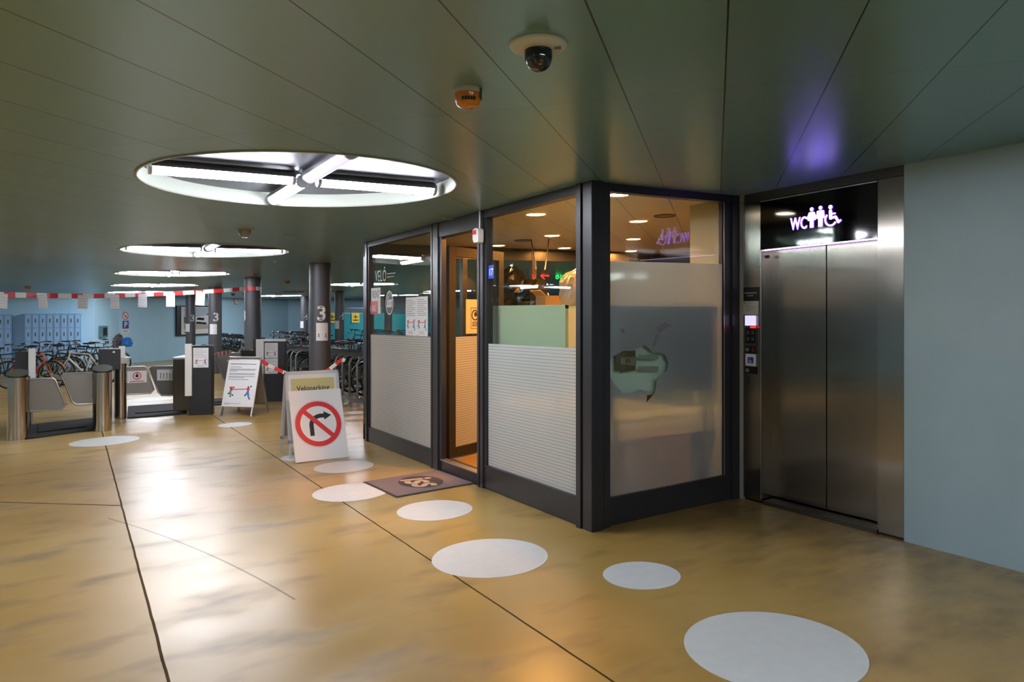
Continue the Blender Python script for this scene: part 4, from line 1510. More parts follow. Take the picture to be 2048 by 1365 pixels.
def gate_post(name, label, a, b, top=0.97, r=0.118, lid=True):
    t = thing(name, label, 'turnstile', a, b, 0)
    mb = MB()
    mb.cyl((0, 0, 0), (0, 0, top - 0.11), r, 40)
    mb.build('cylinder', M_steel_c, t)
    mb = MB()
    n = 40
    lo = [(r * math.cos(2 * math.pi * i / n), r * math.sin(2 * math.pi * i / n), top - 0.11) for i in range(n)]
    hi = [(x * 1.08, y * 1.08, top - 0.05 + 0.045 * (y / r)) for x, y, z in lo]
    mb.add(lo + hi, [(i, (i + 1) % n, n + (i + 1) % n, n + i) for i in range(n)], 0, True)
    mb.add(lo + hi, [tuple(range(n, 2 * n))], 1)
    mb.build('slanted_cap', [M_black, M_alu], t)
    return t


def wing(parent, x0, x1, y, z0, z1, cut, flip):
    """gate wing: bent tube round a perforated sheet; the free edge is slanted"""
    if not flip:
        pts = [(x0, z1), (x1 - cut - 0.03, z1), (x1 - cut, z1 - 0.03), (x1, z0 + 0.06), (x1 - 0.05, z0), (x0, z0)]
    else:
        pts = [(x1, z1), (x0 + 0.03, z1), (x0, z1 - 0.03), (x0 + cut, z0 + 0.05), (x0 + cut + 0.05, z0), (x1, z0)]
    mb = MB()
    mb.tube([(p[0], y, p[1]) for p in pts], 0.013, 8)
    o = mb.build('wing_frame', M_alu, parent)
    mb = MB()
    mb.plate(pts, y - 0.002, y + 0.002)
    mb.build('wing_sheet', M_mesh, o)
    return o


def cabinet(t, x0, x1, y0, y1, h0, h1, zb=0.0):
    mb = MB()
    vs = [(x, y, z) for (y, zt) in ((y0, h0), (y1, h1)) for z in (zb, zt) for x in (x0, x1)]
    mb.add(vs, [(0, 1, 3, 2), (5, 4, 6, 7), (0, 2, 6, 4), (1, 5, 7, 3), (2, 3, 7, 6), (0, 4, 5, 1)])
    return mb.build('cabinet', M_dark, t, bevel=0.01)


def column_part(t, x0, x1, y0, y1, z0, z1):
    return MB().box(x0, y0, z0, x1, y1, z1).build('white_pillar', M_white, t, bevel=0.006)


# unit A: far left post with tall cabinet behind it
A = gate_post('turnstile', 'leftmost steel turnstile post with dark cabinet behind', -0.64, 12.2)
cabinet(A, -0.10, 0.10, 1.25, 1.95, 1.16, 1.02)
cabinet(A, -0.07, 0.07, 0.05, 1.25, 0.78, 0.78).name = 'side_body'
column_part(A, 0.07, 0.16, 1.18, 1.26, 0.62, 1.2)
MB().box(0.04, 0.1, 0.05, 0.12, 0.5, 0.84).build('hinge_box', M_steel_d, A)
wing(A, 0.13, 0.56, 0.10, 0.37, 0.82, 0.13, False)
# unit B: second post, two-ended unit
B = gate_post('turnstile', 'second steel turnstile unit with posts at both ends and dark reader', 0.37, 12.33)
mb = MB()
mb.cyl((0.29, 1.32, 0), (0.29, 1.32, 0.9), 0.09, 32)
mb.build('rear_cylinder', M_steel_c, B)
mb = MB()
mb.cyl((0.29, 1.32, 0.9), (0.29, 1.32, 1.0), 0.10, 32, r2=0.16)
mb.build('white_lid', M_white, B)
column_part(B, 0.27, 0.36, 1.30, 1.38, 1.0, 1.18)
MB().box(-0.02, 1.02, 0.82, 0.28, 1.34, 1.15).build('reader', M_dark, B, bevel=0.01)
MB().box(0.17, 1.015, 1.09, 0.20, 1.02, 1.115).build('reader_light', M_white, B)
MB().box(-0.02, 0.1, 0.05, 0.12, 1.25, 0.82).build('side_body', M_dark, B)
MB().box(-0.12, 0.06, 0.08, -0.04, 0.4, 0.84).build('hinge_box', M_steel_d, B)
wing(B, -0.50, -0.13, 0.04, 0.40, 0.86, 0.12, True)
w2_ = wing(B, 0.39, 0.80, 1.55, 0.36, 0.82, 0.12, False)
sg = MB()
sg.box(0.40, 1.538, 0.55, 0.69, 1.546, 0.75, 0)
n = 24
for i in range(n):
    t0, t1_ = 2 * math.pi * i / n, 2 * math.pi * (i + 1) / n
    sg.plate([(0.545 + r * math.cos(t), 0.665 + r * math.sin(t)) for r, t in ((0.064, t0), (0.064, t1_), (0.05, t1_), (0.05, t0))], 1.536, 1.538, 1)
sg.plate(circle(0.545, 0.665, 0.026, 12), 1.536, 1.538, 2)
for k in range(3):
    sg.box(0.533 + k * 0.01, 1.536, 0.68, 0.539 + k * 0.01, 1.538, 0.712, 2)
sg.box(0.44, 1.536, 0.568, 0.65, 1.538, 0.58, 1)
sg.build('stop_hand_sign', [M_paper, M_red, M_inkd], w2_)['label'] = 'white sign with red ring and dark hand'
# unit C: black cabinet with white pillar and paper
Cc = thing('turnstile', 'black turnstile cabinet with white pillar and pasted notice in the middle', 'turnstile', 1.62, 13.30, 0)
Cc.rotation_euler.z = math.radians(-22)
cabinet(Cc, 0.02, 0.38, 0.0, 0.18, 1.17, 1.17)
column_part(Cc, -0.03, 0.075, -0.05, 0.0, 0.33, 1.20)
MB().box(-0.30, 0.25, 0.05, -0.02, 0.95, 0.93).build('side_body', M_steel_d, Cc, bevel=0.01)
MB().box(-0.31, 0.24, 0.93, 0.0, 0.97, 0.96).build('lid', M_alu, Cc)
w3_ = wing(Cc, -0.78, -0.28, 0.62, 0.28, 0.78, 0.14, True)
sg = MB()
sg.box(-0.66, 0.608, 0.54, -0.34, 0.616, 0.73, 0)
for k in range(5):
    sg.plate(circle(-0.60 + k * 0.05, 0.66 - 0.012 * (k % 2), 0.014, 8), 0.606, 0.608, 1)
    sg.box(-0.608 + k * 0.05, 0.606, 0.585, -0.592 + k * 0.05, 0.608, 0.645, 1)
sg.plate([(-0.62, 0.57), (-0.38, 0.57), (-0.4, 0.58), (-0.6, 0.58)], 0.606, 0.608, 2)
sg.build('people_sign', [M_paper, M_ink, mat('sign_tan', 'b9ad7e', 0.6)], w3_)['label'] = 'white sign with a row of grey figures'
wing(Cc, 0.46, 0.78, 0.75, 0.30, 0.85, 0.12, False)
# unit D: third cabinet behind the text A-frame
D = thing('turnstile', 'black turnstile cabinet with white pillar and two notices behind the text A-frame', 'turnstile', 3.05, 14.42, 0)
D.rotation_euler.z = math.radians(-24)
cabinet(D, -0.02, 0.42, 0.0, 0.24, 1.16, 1.16)
column_part(D, -0.10, 0.04, -0.06, 0.0, 0.3, 1.20)
MB().box(-0.16, -0.02, 0.62, -0.10, 0.06, 1.2).build('slot_panel', M_steel_d, D)
MB().box(-0.02, -0.04, 1.16, 0.44, 0.26, 1.20).build('lid', M_white, D)
MB().box(-0.46, 0.3, 0.06, -0.16, 1.0, 0.98).build('side_body', M_steel_d, D, bevel=0.02)
wing(D, -0.98, -0.5, 0.45, 0.36, 0.92, 0.16, True)


def stick(root, x, z, y, w, h, name, label, group):
    """a notice pasted on a turnstile cabinet"""
    o = notice(w, h, 6).build(name, M_NOTICE)
    o.location = root.matrix_basis @ Vector((x, y, z))
    o.rotation_euler = root.rotation_euler
    return tag(o, label, 'notice', group)


stick(Cc, 0.21, 0.80, -0.0015, 0.24, 0.33, 'notice', 'white notice pasted on the middle black turnstile cabinet', 'notices on the turnstile cabinets')
stick(D, 0.17, 0.84, -0.0015, 0.24, 0.29, 'notice', 'upper white notice on the cabinet behind the text A-frame', 'notices on the turnstile cabinets')
stick(D, 0.17, 0.54, -0.0015, 0.24, 0.29, 'notice', 'lower white notice on the cabinet behind the text A-frame', 'notices on the turnstile cabinets')
# black floor mats between the wings
for (pts, lb) in (([F(52, 880), F(192, 861), F(188, 838), F(60, 852)], 'black rubber floor mat in the left turnstile passage'),
                  ([F(254, 838), F(374, 829), F(366, 808), F(256, 815)], 'black rubber floor mat in the second turnstile passage'),
                  ([F(424, 812), F(470, 808), F(468, 797), F(425, 800)], 'black rubber floor mat in the third turnstile passage')):
    ca, cb_ = sum(p[0] for p in pts) / 4, sum(p[1] for p in pts) / 4
    mb = MB()
    poly = [(p[0] - ca, p[1] - cb_) for p in pts]
    mb.prism(poly, 0.0, 0.02)
    mb.prism([(x * 0.72, y * 0.5) for x, y in poly], 0.02, 0.035)
    mb.v = [(x, y, z + GRADE * (CT * x - ST * y)) for x, y, z in mb.v]
    o = mb.build('floor_mat', M_rub)
    o.location = (ca, cb_, ground(ca, cb_) + 0.001)
    tag(o, lb, 'floor mat', 'rubber mats in the turnstiles')

# ------------------------------------------------------------------ barrier tapes and the sheets hanging from the long one
M_tr = mat('tape_red', 'd8343a', 0.4)
M_tw = mat('tape_white', 'e8e8e6', 0.4)


def tape(name, pts, w, seg, label, ring=None):
    """striped tape along a path of world points; width is vertical"""
    P = [Vector(p) for p in pts]
    out = [P[0]]
    for i in range(len(P) - 1):
        d = (P[i + 1] - P[i]).length
        k = max(1, round(d / 0.04))
        out += [P[i].lerp(P[i + 1], (j + 1) / k) for j in range(k)]
    mb = MB()
    s = 0.0
    for i in range(len(out) - 1):
        p, q = out[i], out[i + 1]
        d = (q - p).normalized()
        up = Vector((0, 0, 1)) - d * d.z
        up.normalize()
        nn = d.cross(up) * 0.0006
        m = int(s / seg) % 2
        vs = [p - up * w / 2, q - up * w / 2, q + up * w / 2, p + up * w / 2]
        vs = [v - nn for v in vs] + [v + nn for v in vs]
        mb.add(vs, [(0, 1, 2, 3), (7, 6, 5, 4), (3, 2, 6, 7), (1, 0, 4, 5)], m)
        s += (q - p).length
    l = Vector(out[0])
    mb.v = [tuple(Vector(v) - l) for v in mb.v]
    o = mb.build(name, [M_tr, M_tw])
    o.location = l
    return tag(o, label, 'barrier tape')


def W(px, py, Y):
    return Vector(G(V(px, py, Y)))


TP = [(-80, 589, 10.3), (0, 590, 11.2), (100, 591.8, 12.3), (180, 592.8, 13.1), (260, 590.5, 14.0), (330, 588, 14.8), (400, 584.5, 15.6), (460, 580.5, 16.2), (490, 577.5, 16.68)]
tp = [W(*p) for p in TP]
c2 = (3.54, 17.71)
e_ = tp[-1]
st_ang = math.atan2(e_.y - c2[1], e_.x - c2[0])
for k in range(0, 25):
    t_ = st_ang + 2 * math.pi * k / 24
    tp.append(Vector((c2[0] + 0.189 * math.cos(t_), c2[1] + 0.189 * math.sin(t_), e_.z)))
tape('barrier_tape', tp, 0.085, 0.24, 'long red and white striped tape stretched overhead to the taped column')
tape('barrier_tape', [W(432, 710, 12.4), W(440, 708, 12.8), (W(463, 704, 13.7))], 0.07, 0.16, 'short striped tape between the two black turnstile cabinets')
tape('barrier_tape', [W(519, 721, 12.35), W(545, 735, 12.4), W(574, 748, 12.42), W(600, 757, 12.42), W(640, 752, 12.42), W(660, 738, 12.42), W(684, 719, 12.5), W(690, 722, 12.52)], 0.06, 0.14, 'striped tape sagging from the text A-frame past the nearest column to the rack')
tape('barrier_tape', [W(522.5, 724, 12.22), W(522, 745, 12.25), W(521, 772, 12.25)], 0.05, 0.26, 'loose end of striped tape hanging behind the text A-frame')
WHERE = ['at the left frame edge', 'left of the lockers', 'above the second bank of lockers', 'left of the parking signs', 'right of the parking signs', 'left of the car poster', 'before the column by the car poster']
for (px, bot, Y, hw_), wh in zip(((2, 617, 11.2, 0.1), (82, 617, 12.1, 0.105), (161.5, 618, 12.9, 0.105), (226, 617.5, 13.6, 0.105), (282, 615, 14.2, 0.105), (338.5, 614, 14.9, 0.105), (398, 611, 15.55, 0.105)), WHERE):
    p = W(px, bot, Y)
    i = min(range(len(TP) - 1), key=lambda k: abs((TP[k][0] + TP[k + 1][0]) / 2 - px))
    d = tp[i + 1] - tp[i]
    top_py = 590 + (bot - 617) * 0.7
    for k in range(len(TP) - 1):
        if TP[k][0] <= px <= TP[k + 1][0]:
            ztop = tp[k].lerp(tp[k + 1], (px - TP[k][0]) / (TP[k + 1][0] - TP[k][0]))
    p = Vector((ztop.x, ztop.y, p.z))
    ht = ztop.z + 0.02 - p.z
    mb = notice(2 * hw_, ht, 5, False)
    o = mb.build('paper_sheet', M_NOTICE)
    o.location = p
    o.rotation_euler = (random.uniform(-.03, .03), math.radians(random.Random(px).uniform(-5, 5)), math.atan2(d.y, d.x))
    o.location += Vector((math.sin(o.rotation_euler.z), -math.cos(o.rotation_euler.z), 0)) * 0.03
    tag(o, 'white sheet hanging from the overhead tape ' + wh, 'paper', 'sheets hanging from the striped tape')

# ------------------------------------------------------------------ lockers and wall furniture
def locker_bank(a0, a1, ncol, label):
    t = thing('locker_bank', label, 'lockers', a0, 29.4, 0.0)
    wd_ = a1 - a0
    MB().box(0, -0.45, 0.05, wd_, -0.002, 1.92).build('carcass', M_lockd, t)
    cw = wd_ / ncol
    for i in range(ncol):
        for j in range(4):
            z0 = 0.10 + j * 0.45
            d = MB().box(i * cw + 0.03, -0.468, z0 + 0.015, (i + 1) * cw - 0.035, -0.45, z0 + 0.43).build('door', M_lock, t)
            MB().box(i * cw + cw * 0.48, -0.478, z0 + 0.17, i * cw + cw * 0.60, -0.468, z0 + 0.30).build('lock', M_black, d)
    return t


locker_bank(-1.343, 0.24, 8, 'bank of light blue lockers on the far wall, behind parked bikes')
locker_bank(-1.682 - 1.0, -1.682, 5, 'second bank of light blue lockers cut off by the left edge')
SW0, SWd = Vector((1.45, 30.9)), Vector((9.4 - 1.45, 38.3 - 30.9)).normalized()
SWr = math.atan2(SWd.y, SWd.x)


def on_sign_wall(px, py):
    u = (px - CX) / FPX
    dx, dy = CT * u + ST, -ST * u + CT
    nx, ny = -SWd.y, SWd.x
    Y = (nx * SW0.x + ny * SW0.y) / (nx * dx + ny * dy)
    return V(px, py, Y)


def wall_thing(name, px, py, label, cat, off=0.004):
    q = on_sign_wall(px, py)
    o = thing(name, label, cat, q[0] + SWd.y * off, q[1] - SWd.x * off, q[2], SWr)
    return o


wb = thing('wall_box', 'dark grey wall box on the short shaded wall', 'box', 0.86, 29.78, 1.05, math.radians(62))
MB().box(-0.2, -0.12, 0.0, 0.2, 0, 0.40).build('housing', mat('box_teal', '5f8794', 0.5), wb)
MB().box(-0.13, -0.13, 0.06, 0.13, -0.12, 0.34).build('front', M_black, wb)
np_ = wall_thing('round_sign', 250, 632, 'round white no-stopping sign with red ring above the blue P sign', 'sign')
mb = MB()
mb.plate(circle(0, 0, 0.15, 32), -0.004, 0, 0)
for i in range(32):
    t0, t1_ = 2 * math.pi * i / 32, 2 * math.pi * (i + 1) / 32
    mb.plate([(r * math.cos(t), r * math.sin(t)) for r, t in ((0.15, t0), (0.15, t1_), (0.122, t1_), (0.122, t0))], -0.006, -0.004, 1)
mb.plate([(-0.10, 0.08), (-0.08, 0.10), (0.10, -0.08), (0.08, -0.10)], -0.006, -0.004, 1)
mb.plate([(-0.02, -0.06), (0.08, -0.03), (0.06, 0.02), (-0.04, 0.0)], -0.005, -0.004, 2)
mb.build('disc', [M_paper, M_redp, M_ink], np_)
ps = wall_thing('parking_sign', 251, 650, 'blue parking sign with white P', 'sign')
mb = MB()
mb.box(-0.145, -0.004, -0.145, 0.145, 0, 0.15, 0)
mb.text('P', 0.30, 0, -0.10, -0.006, 0.003, 1, bold=0.008)
mb.build('plate', [M_navy, M_paper], ps)
tx = wall_thing('text_sign', 251, 662.5, 'small white text plate under the blue P sign', 'sign')
mb = MB()
mb.box(-0.17, -0.004, -0.085, 0.17, 0, 0.08, 0).box(-0.1, -0.006, 0.0, 0.1, -0.004, 0.02, 1).box(-0.1, -0.006, -0.04, 0.06, -0.004, -0.02, 1)
mb.build('plate', [M_paper, M_ink], tx)
# car poster
p0, p1 = on_sign_wall(356, 672), on_sign_wall(428, 668)
po = wall_thing('poster_case', 356, 672, 'large framed poster of a white car on the far wall', 'poster', 0.01)
PW = (Vector(p1[:2]) - Vector(p0[:2])).length
PH = on_sign_wall(356, 611.5)[2] - p0[2]
MB().box(0, -0.10, 0, PW, 0, PH).box(-0.16, -0.09, 0.0, 0, 0, PH).build('case', M_dark, po)
mb = MB()
mb.box(0.06, -0.104, 0.05, PW - 0.06, -0.10, PH - 0.05, 0)
mb.box(0.2, -0.106, PH * 0.62, PW - 0.1, -0.104, PH - 0.08, 1)
mb.box(0.2, -0.106, PH * 0.42, PW * 0.32, -0.104, PH * 0.62, 2)
mb.box(0.2, -0.106, PH * 0.2, PW - 0.1, -0.104, PH * 0.42, 3)
cxp = PW * 0.42
mb.plate([(cxp, PH * .4), (cxp - .05, PH * .5), (cxp + .1, PH * .62), (cxp + .5, PH * .66), (cxp + .8, PH * .82), (PW - .3, PH * .84), (PW - .12, PH * .7), (PW - .12, PH * .38), (cxp + .6, PH * .36)], -0.108, -0.106, 0)
mb.plate([(cxp + .0, PH * .39), (cxp + .02, PH * .46), (cxp + .65, PH * .42), (cxp + .62, PH * .36)], -0.109, -0.108, 4)
mb.plate([(cxp + .02, PH * .52), (cxp + .1, PH * .6), (cxp + .5, PH * .58), (cxp + .48, PH * .5)], -0.109, -0.108, 4)
mb.plate([(cxp + .56, PH * .67), (cxp + .82, PH * .8), (PW - .35, PH * .81), (PW - .3, PH * .7)], -0.109, -0.108, 5)
mb.plate(circle(cxp + .95, PH * .42, .2, 16), -0.109, -0.108, 4)
mb.box(PW * .1, -0.106, PH * .08, PW * .17, -0.104, PH * .13, 6)
mb.build('print', [M_paper, mat('poster_sky', 'b7c6d2', 0.4), mat('poster_hill', '56615c', 0.4), mat('poster_sand', 'b5b3a6', 0.4), M_black, mat('poster_window', '55606a', 0.3), mat('poster_logo', 'b07a3a', 0.5)], po)
ck = wall_thing('wall_clock', 472, 602, 'round white wall clock high on the far blue wall', 'clock')
MB().lathe([(0.0, -0.05), (0.17, -0.05), (0.19, -0.04), (0.19, 0.0)], 32, axis='y').build('case', M_alu, ck)
MB().plate(circle(0, 0, 0.165, 32), -0.054, -0.05).build('face', M_paper, ck)
mb = MB()
mb.box(-0.008, -0.058, -0.02, 0.008, -0.054, 0.12).box(-0.02, -0.058, -0.007, 0.08, -0.054, 0.007)
mb.build('hands', M_black, ck)

# ------------------------------------------------------------------ fence with teal sheets
fe = thing('site_fence', 'mesh site fence hung with teal sheets by the far wall', 'fence', 9.8, 34.0, 0)
mb = MB()
mb.box(0, 0, 0.1, 11.5, 0.015, 1.74)
mb.build('teal_sheet', M_teal, fe)
for k in range(6):
    MB().cyl((k * 2.3, -0.03, 0), (k * 2.3, -0.03, 2.05), 0.022, 8).build('post', M_alu, fe)
mb = MB()
for z in (2.03, 1.78):
    mb.cyl((0, -0.03, z), (11.5, -0.03, z), 0.018, 8)
for k in range(46):
    mb.cyl((k * 0.25, -0.03, 1.74), (k * 0.25, -0.03, 2.03), 0.006, 4)
mb.build('mesh_top', M_alu, fe)
for px, lb in ((711, 'yellow board with black print on the teal fence by the booth edge'), (664, 'yellow board on the teal fence just right of the nearest column')):
    q = onB(px, 636, 33.95)
    mb = MB()
    mb.box(-0.19, -0.004, -0.24, 0.19, 0, 0.24, 0).box(-0.12, -0.006, -0.14, 0.14, -0.004, -0.09, 1).box(-0.02, -0.006, -0.05, 0.02, -0.004, 0.14, 1).box(-0.1, -0.006, 0.02, 0.12, -0.004, 0.06, 1)
    single(mb, 'yellow_board', [M_yel, M_inkd], lb, 'sign', q[0], 33.99 - 0.04, q[2], 0.0, group='yellow boards on the fence')


# ------------------------------------------------------------------ bikes
def wheel_mb(R=0.34):
    tyre = MB()
    n = 28
    tyre.tube([(R * 0.955 * math.cos(2 * math.pi * i / n), 0, R * 0.955 * math.sin(2 * math.pi * i / n)) for i in range(n)], 0.02, 6, 0, True)
    tyre.tube([(R * 0.885 * math.cos(2 * math.pi * i / n), 0, R * 0.885 * math.sin(2 * math.pi * i / n)) for i in range(n)], 0.012, 4, 1, True)
    for k in range(14):
        t = 2 * math.pi * k / 14
        tyre.cyl((0.02 * math.cos(t), 0.02 * (1 if k % 2 else -1), 0.02 * math.sin(t)), (R * 0.88 * math.cos(t), 0, R * 0.88 * math.sin(t)), 0.0018, 3, m=1, caps=False)
    tyre.cyl((0, -0.05, 0), (0, 0.05, 0), 0.022, 8, m=1)
    return tyre


def make_bike(kind):
    """kind 0 city bike with rack and guards, 1 mountain bike, 2 step-through"""
    t = thing('bicycle', '', 'bicycle', 0, 0, 0, slope=False)
    R = 0.34
    fx, rx = 0.53, -0.53
    for x in (fx, rx):
        w = wheel_mb(R).build('wheel', [M_tyre, M_rimm], t)
        w.location = (x, 0, R)
    fr = MB()
    bb, st_, hd, hb = (-0.06, 0, 0.29), (-0.2, 0, 0.78 if kind != 2 else 0.7), (0.33, 0, 0.83), (0.36, 0, 0.68)
    fr.cyl(bb, st_, 0.016, 8).cyl(bb, hb, 0.019 if kind != 1 else 0.024, 8)
    if kind == 2:
        fr.tube([(-0.13, 0, 0.52), (0.1, 0, 0.5), (0.34, 0, 0.78)], 0.017, 8)
    else:
        fr.cyl(st_, hd, 0.017, 8)
    fr.cyl((0.315, 0, 0.88), (0.375, 0, 0.62), 0.021, 8)
    for s in (-0.05, 0.05):
        fr.cyl((bb[0], s * 0.6, bb[2]), (rx, s, R), 0.010, 6).cyl((st_[0] + 0.01, s * 0.4, st_[2] - 0.05), (rx, s, R), 0.009, 6)
        fr.cyl((0.375, s, 0.64), (fx, s, R), 0.012, 6)
    fr.cyl((0.375, -0.055, 0.64), (0.375, 0.055, 0.64), 0.014, 6)
    fr.build('frame', BIKE[0], t)
    sd_ = MB()
    sd_.cyl(st_, (-0.235, 0, 0.93), 0.012, 8, m=1)
    poly = [(-0.37, -0.085), (-0.33, -0.095), (-0.22, -0.05), (-0.1, -0.02), (-0.08, 0), (-0.1, 0.02), (-0.22, 0.05), (-0.33, 0.095), (-0.37, 0.085)]
    sd_.prism(poly, 0.93, 0.975)
    sd_.build('saddle', [M_saddle, M_chrome], t)
    hbm = MB()
    hbm.cyl((0.315, 0, 0.88), (0.30, 0, 1.0), 0.013, 8, m=1)
    hbm.cyl((0.30, 0, 1.0), (0.36, 0, 1.02), 0.014, 8, m=1)
    if kind == 1:
        hbm.tube([(0.32, -0.31, 1.03), (0.36, -0.1, 1.02), (0.36, 0.1, 1.02), (0.32, 0.31, 1.03)], 0.012, 6, 1)
        gx = 0.32
    else:
        hbm.tube([(0.16, -0.28, 1.06), (0.30, -0.24, 1.07), (0.37, -0.1, 1.03), (0.37, 0.1, 1.03), (0.30, 0.24, 1.07), (0.16, 0.28, 1.06)], 0.012, 6, 1)
        gx = 0.2
    for s in (-1, 1):
        hbm.cyl((gx - 0.04, s * 0.31 if kind == 1 else s * 0.285, 1.055 if kind != 1 else 1.03), (gx + 0.06, s * 0.25, 1.06 if kind != 1 else 1.028), 0.018, 8)
        hbm.cyl((gx + 0.06, s * 0.2, 1.05), (gx + 0.13, s * 0.29, 1.02), 0.006, 5)
    hbm.build('handlebar', [M_saddle, M_chrome], t)
    ck_ = MB()
    ck_.cyl((bb[0], -0.068, bb[2]), (bb[0], 0.068, bb[2]), 0.012, 8, m=1)
    ck_.cyl((bb[0], 0.04, bb[2]), (bb[0], 0.048, bb[2]), 0.09, 20)
    ck_.cyl((bb[0], 0.06, bb[2]), (bb[0] + 0.1, 0.065, bb[2] - 0.13), 0.009, 6, m=1).cyl((bb[0], -0.06, bb[2]), (bb[0] - 0.1, -0.065, bb[2] + 0.13), 0.009, 6, m=1)
    ck_.box(bb[0] + 0.06, 0.060, bb[2] - 0.145, bb[0] + 0.15, 0.14, bb[2] - 0.12).box(bb[0] - 0.15, -0.14, bb[2] + 0.12, bb[0] - 0.06, -0.060, bb[2] + 0.145)
    ck_.build('crankset', [M_saddle, M_chrome], t)
    if kind != 1:
        gd = MB()
        for x, a0, a1 in ((fx, 30, 170), (rx, 10, 190)):
            pts = [(x + 0.365 * math.cos(math.radians(a0 + (a1 - a0) * i / 12)), R + 0.365 * math.sin(math.radians(a0 + (a1 - a0) * i / 12))) for i in range(13)]
            for i in range(12):
                (xa, za), (xb, zb) = pts[i], pts[i + 1]
                gd.add([(xa, -0.025, za), (xb, -0.025, zb), (xb, 0.025, zb), (xa, 0.025, za)], [(0, 1, 2, 3)])
        gd.build('mudguard', BIKE[0], t)
        rk = MB()
        for s in (-0.05, 0.05):
            rk.tube([(-0.2, s, 0.73), (-0.7, s, 0.74)], 0.006, 5)
            rk.cyl((-0.58, s, 0.74), (rx, s, R), 0.005, 5)
        for x in (-0.3, -0.45, -0.6, -0.7):
            rk.cyl((x, -0.05, 0.738), (x, 0.05, 0.738), 0.005, 5)
        rk.build('luggage_rack', M_saddle, t)
        lp = MB()
        lp.lathe([(0.0, -0.02), (0.03, 0.0), (0.03, 0.03), (0.0, 0.05)], 12, c=(0, 0, 0))
        lp.v = [(0.42 + z, x, 0.93 + y) for x, y, z in lp.v]
        lp.build('headlamp', M_chrome, t)
    return t


PROTO = [make_bike(k) for k in range(3)]
USED = [False, False, False]


def bike(kind, a, b, rot, colour, label, group, lean=0.0, steer=0.0):
    P = PROTO[kind]
    if not USED[kind]:
        r = P
        USED[kind] = True
        kids = list(P.children)
    else:
        r = P.copy()
        COL.objects.link(r)
        kids = []
        for ch in P.children:
            c = ch.copy()
            COL.objects.link(c)
            c.parent = r
            kids.append(c)
    r.location = (a, b, ground(a, b))
    r.rotation_euler = (lean, 0, rot)
    tag(r, label, 'bicycle', group)
    for c in kids:
        if c.name.startswith(('frame', 'mudguard')):
            c.material_slots[0].link = 'OBJECT'
            c.material_slots[0].material = BIKE[colour]
    return r


RN = random.Random(11)
# left group behind the first turnstile
GL = 'bikes parked behind the left turnstile'
q = V(124, 745, 18.3)
bike(1, q[0] + 0.53 * CT, q[1] - 0.53 * ST, math.radians(180) - T1, 5, 'white framed mountain bike side-on behind the left turnstile', GL)
q = V(60, 745, 17.6)
bike(0, q[0], q[1], -T1, 4, 'black bike with an orange frame left of the white framed one', GL)
LEFT = [(15, 19.0, -0.05), (80, 19.7, 0.06), (100, 20.4, 3.1), (130, 21.1, 0.0), (160, 21.8, 3.2), (185, 19.1, -0.05), (205, 22.5, 0.05)]
LW = ['by the white pillar of the outermost turnstile', 'before the first locker column', 'before the middle locker columns', 'behind the white framed bike', 'before the last locker column', 'under the wall box', 'beside the child seat']
for i, ((px, Yd, r), wh) in enumerate(zip(LEFT, LW)):
    q = V(px, 745, Yd)
    bike(i % 3, q[0], q[1], r - T1, [0, 0, 0, 6, 0, 1, 0][i], 'dark bike of the cluster before the lockers, ' + wh, GL)
# child seat and blue bag on the rightmost bike of the left cluster
cs = thing('child_seat', 'grey child bike seat above the left cluster of bikes', 'child seat', 0.92, 19.5, 0.95, math.radians(140))
cs.scale = (0.7, 0.7, 0.7)
mb = MB()
mb.tube([(0.0, -0.16, 0.0), (0.05, -0.16, 0.25), (0.02, -0.12, 0.42), (0.0, 0.0, 0.47), (0.02, 0.12, 0.42), (0.05, 0.16, 0.25), (0.0, 0.16, 0.0)], 0.05, 8)
mb.box(-0.05, -0.16, -0.06, 0.28, 0.16, 0.02)
mb.box(-0.02, -0.15, 0.0, 0.03, 0.15, 0.4)
mb.build('shell', mat('seat_grey', '5c565c', 0.6), cs)
MB().box(-0.02, -0.19, -1.355, 0.03, -0.16, 0.0).box(-0.02, 0.16, -1.355, 0.03, 0.19, 0.0).build('support', M_black, cs)
single(lump(5, 0.12, 0.12, 0.14), 'blue_bag', mat('bag_blue', '1c6fc0', 0.5), 'bright blue bag hung on the child bike seat', 'bag', 1.07, 19.42, 1.0)
# centre group in front of the far wall
GC = 'bikes in the racks before the far blue wall'
for row, (a0, b0) in enumerate(((4.6, 24.2), (7.0, 24.8))):
    for j in range(11):
        bike((j + row) % 3, a0 + (0.34 if j % 2 else 0.0), b0 + j * 0.47, math.radians(180 + RN.uniform(-2, 2)), RN.choice([0, 0, 0, 1, 6, 2]),
             'dark bike packed in the far rack row under the wall clock', GC)
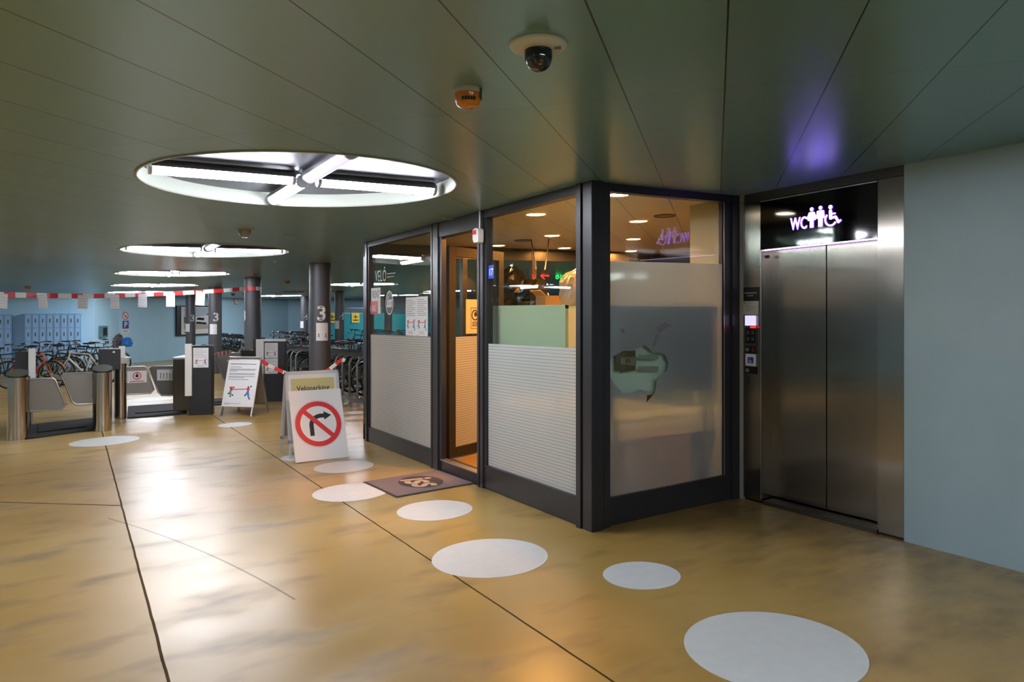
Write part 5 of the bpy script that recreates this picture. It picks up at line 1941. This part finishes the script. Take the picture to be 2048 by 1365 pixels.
# right group: rows along the racks right of the nearest column
GR = 'bikes in the racks right of the turnstiles'
for a0, b0, nb_, cols in ((5.45, 12.97, 8, [0, 3, 1, 0, 2, 0, 0, 6]), (5.3, 17.22, 9, [0, 1, 0, 0, 2, 0, 0, 3, 0])):
    for i in range(nb_):
        bike((0, 1, 2)[i % 3], a0 + (0.34 if i % 2 else 0.0), b0 + i * 0.44, math.radians(180 + RN.uniform(-1, 1)), cols[i % len(cols)],
             'dark bike standing in the rack row behind the nearest column', GR)
for i in range(14):
    bike(i % 3, 7.9 + (0.34 if i % 2 else 0.0), 14.5 + i * 0.5, math.radians((180 if i % 3 else 0) + RN.uniform(-1, 1)), RN.choice([0, 0, 3, 2, 1, 0]),
         'dark bike in the second rack row towards the teal fence', 'bikes in the second rack row')
for i in range(10):
    bike((i + 1) % 3, 9.9 + (0.34 if i % 2 else 0.0), 24.0 + i * 0.6, math.radians(180 + RN.uniform(-2, 2)), RN.choice([0, 0, 2, 1]), 'dark bike in the last rack row before the teal fence', 'bikes before the teal fence')
# racks: hoops on a floor rail
def rack(a, b, n, sp, label):
    t = thing('bike_rack', label, 'bike rack', a, b, 0)
    t.rotation_euler.x = math.atan(-GRADE * ST)
    MB().box(-0.03, -0.2, 0.0, 0.03, (n - 1) * sp + 0.2, 0.05).build('floor_rail', M_hoop, t)
    MB().box(1.1, -0.2, 0.0, 1.16, (n - 1) * sp + 0.2, 0.05).build('floor_rail', M_hoop, t)
    for i in range(n):
        y = i * sp
        mb = MB()
        mb.tube([(0, y, 0.03), (0, y, 0.70), (0.04, y, 0.79), (0.13, y, 0.83), (1.0, y, 0.83), (1.09, y, 0.79), (1.13, y, 0.70), (1.13, y, 0.03)], 0.024, 8)
        mb.cyl((0, y, 0.45), (1.13, y, 0.45), 0.014, 6)
        mb.build('hoop', M_hoop, t)
    return t


rack(4.50, 12.75, 9, 0.44, 'grey steel bike rack with bent hoops beside the booth edge')
rack(4.35, 17.0, 9, 0.44, 'grey steel bike rack with bent hoops left of the nearest column')
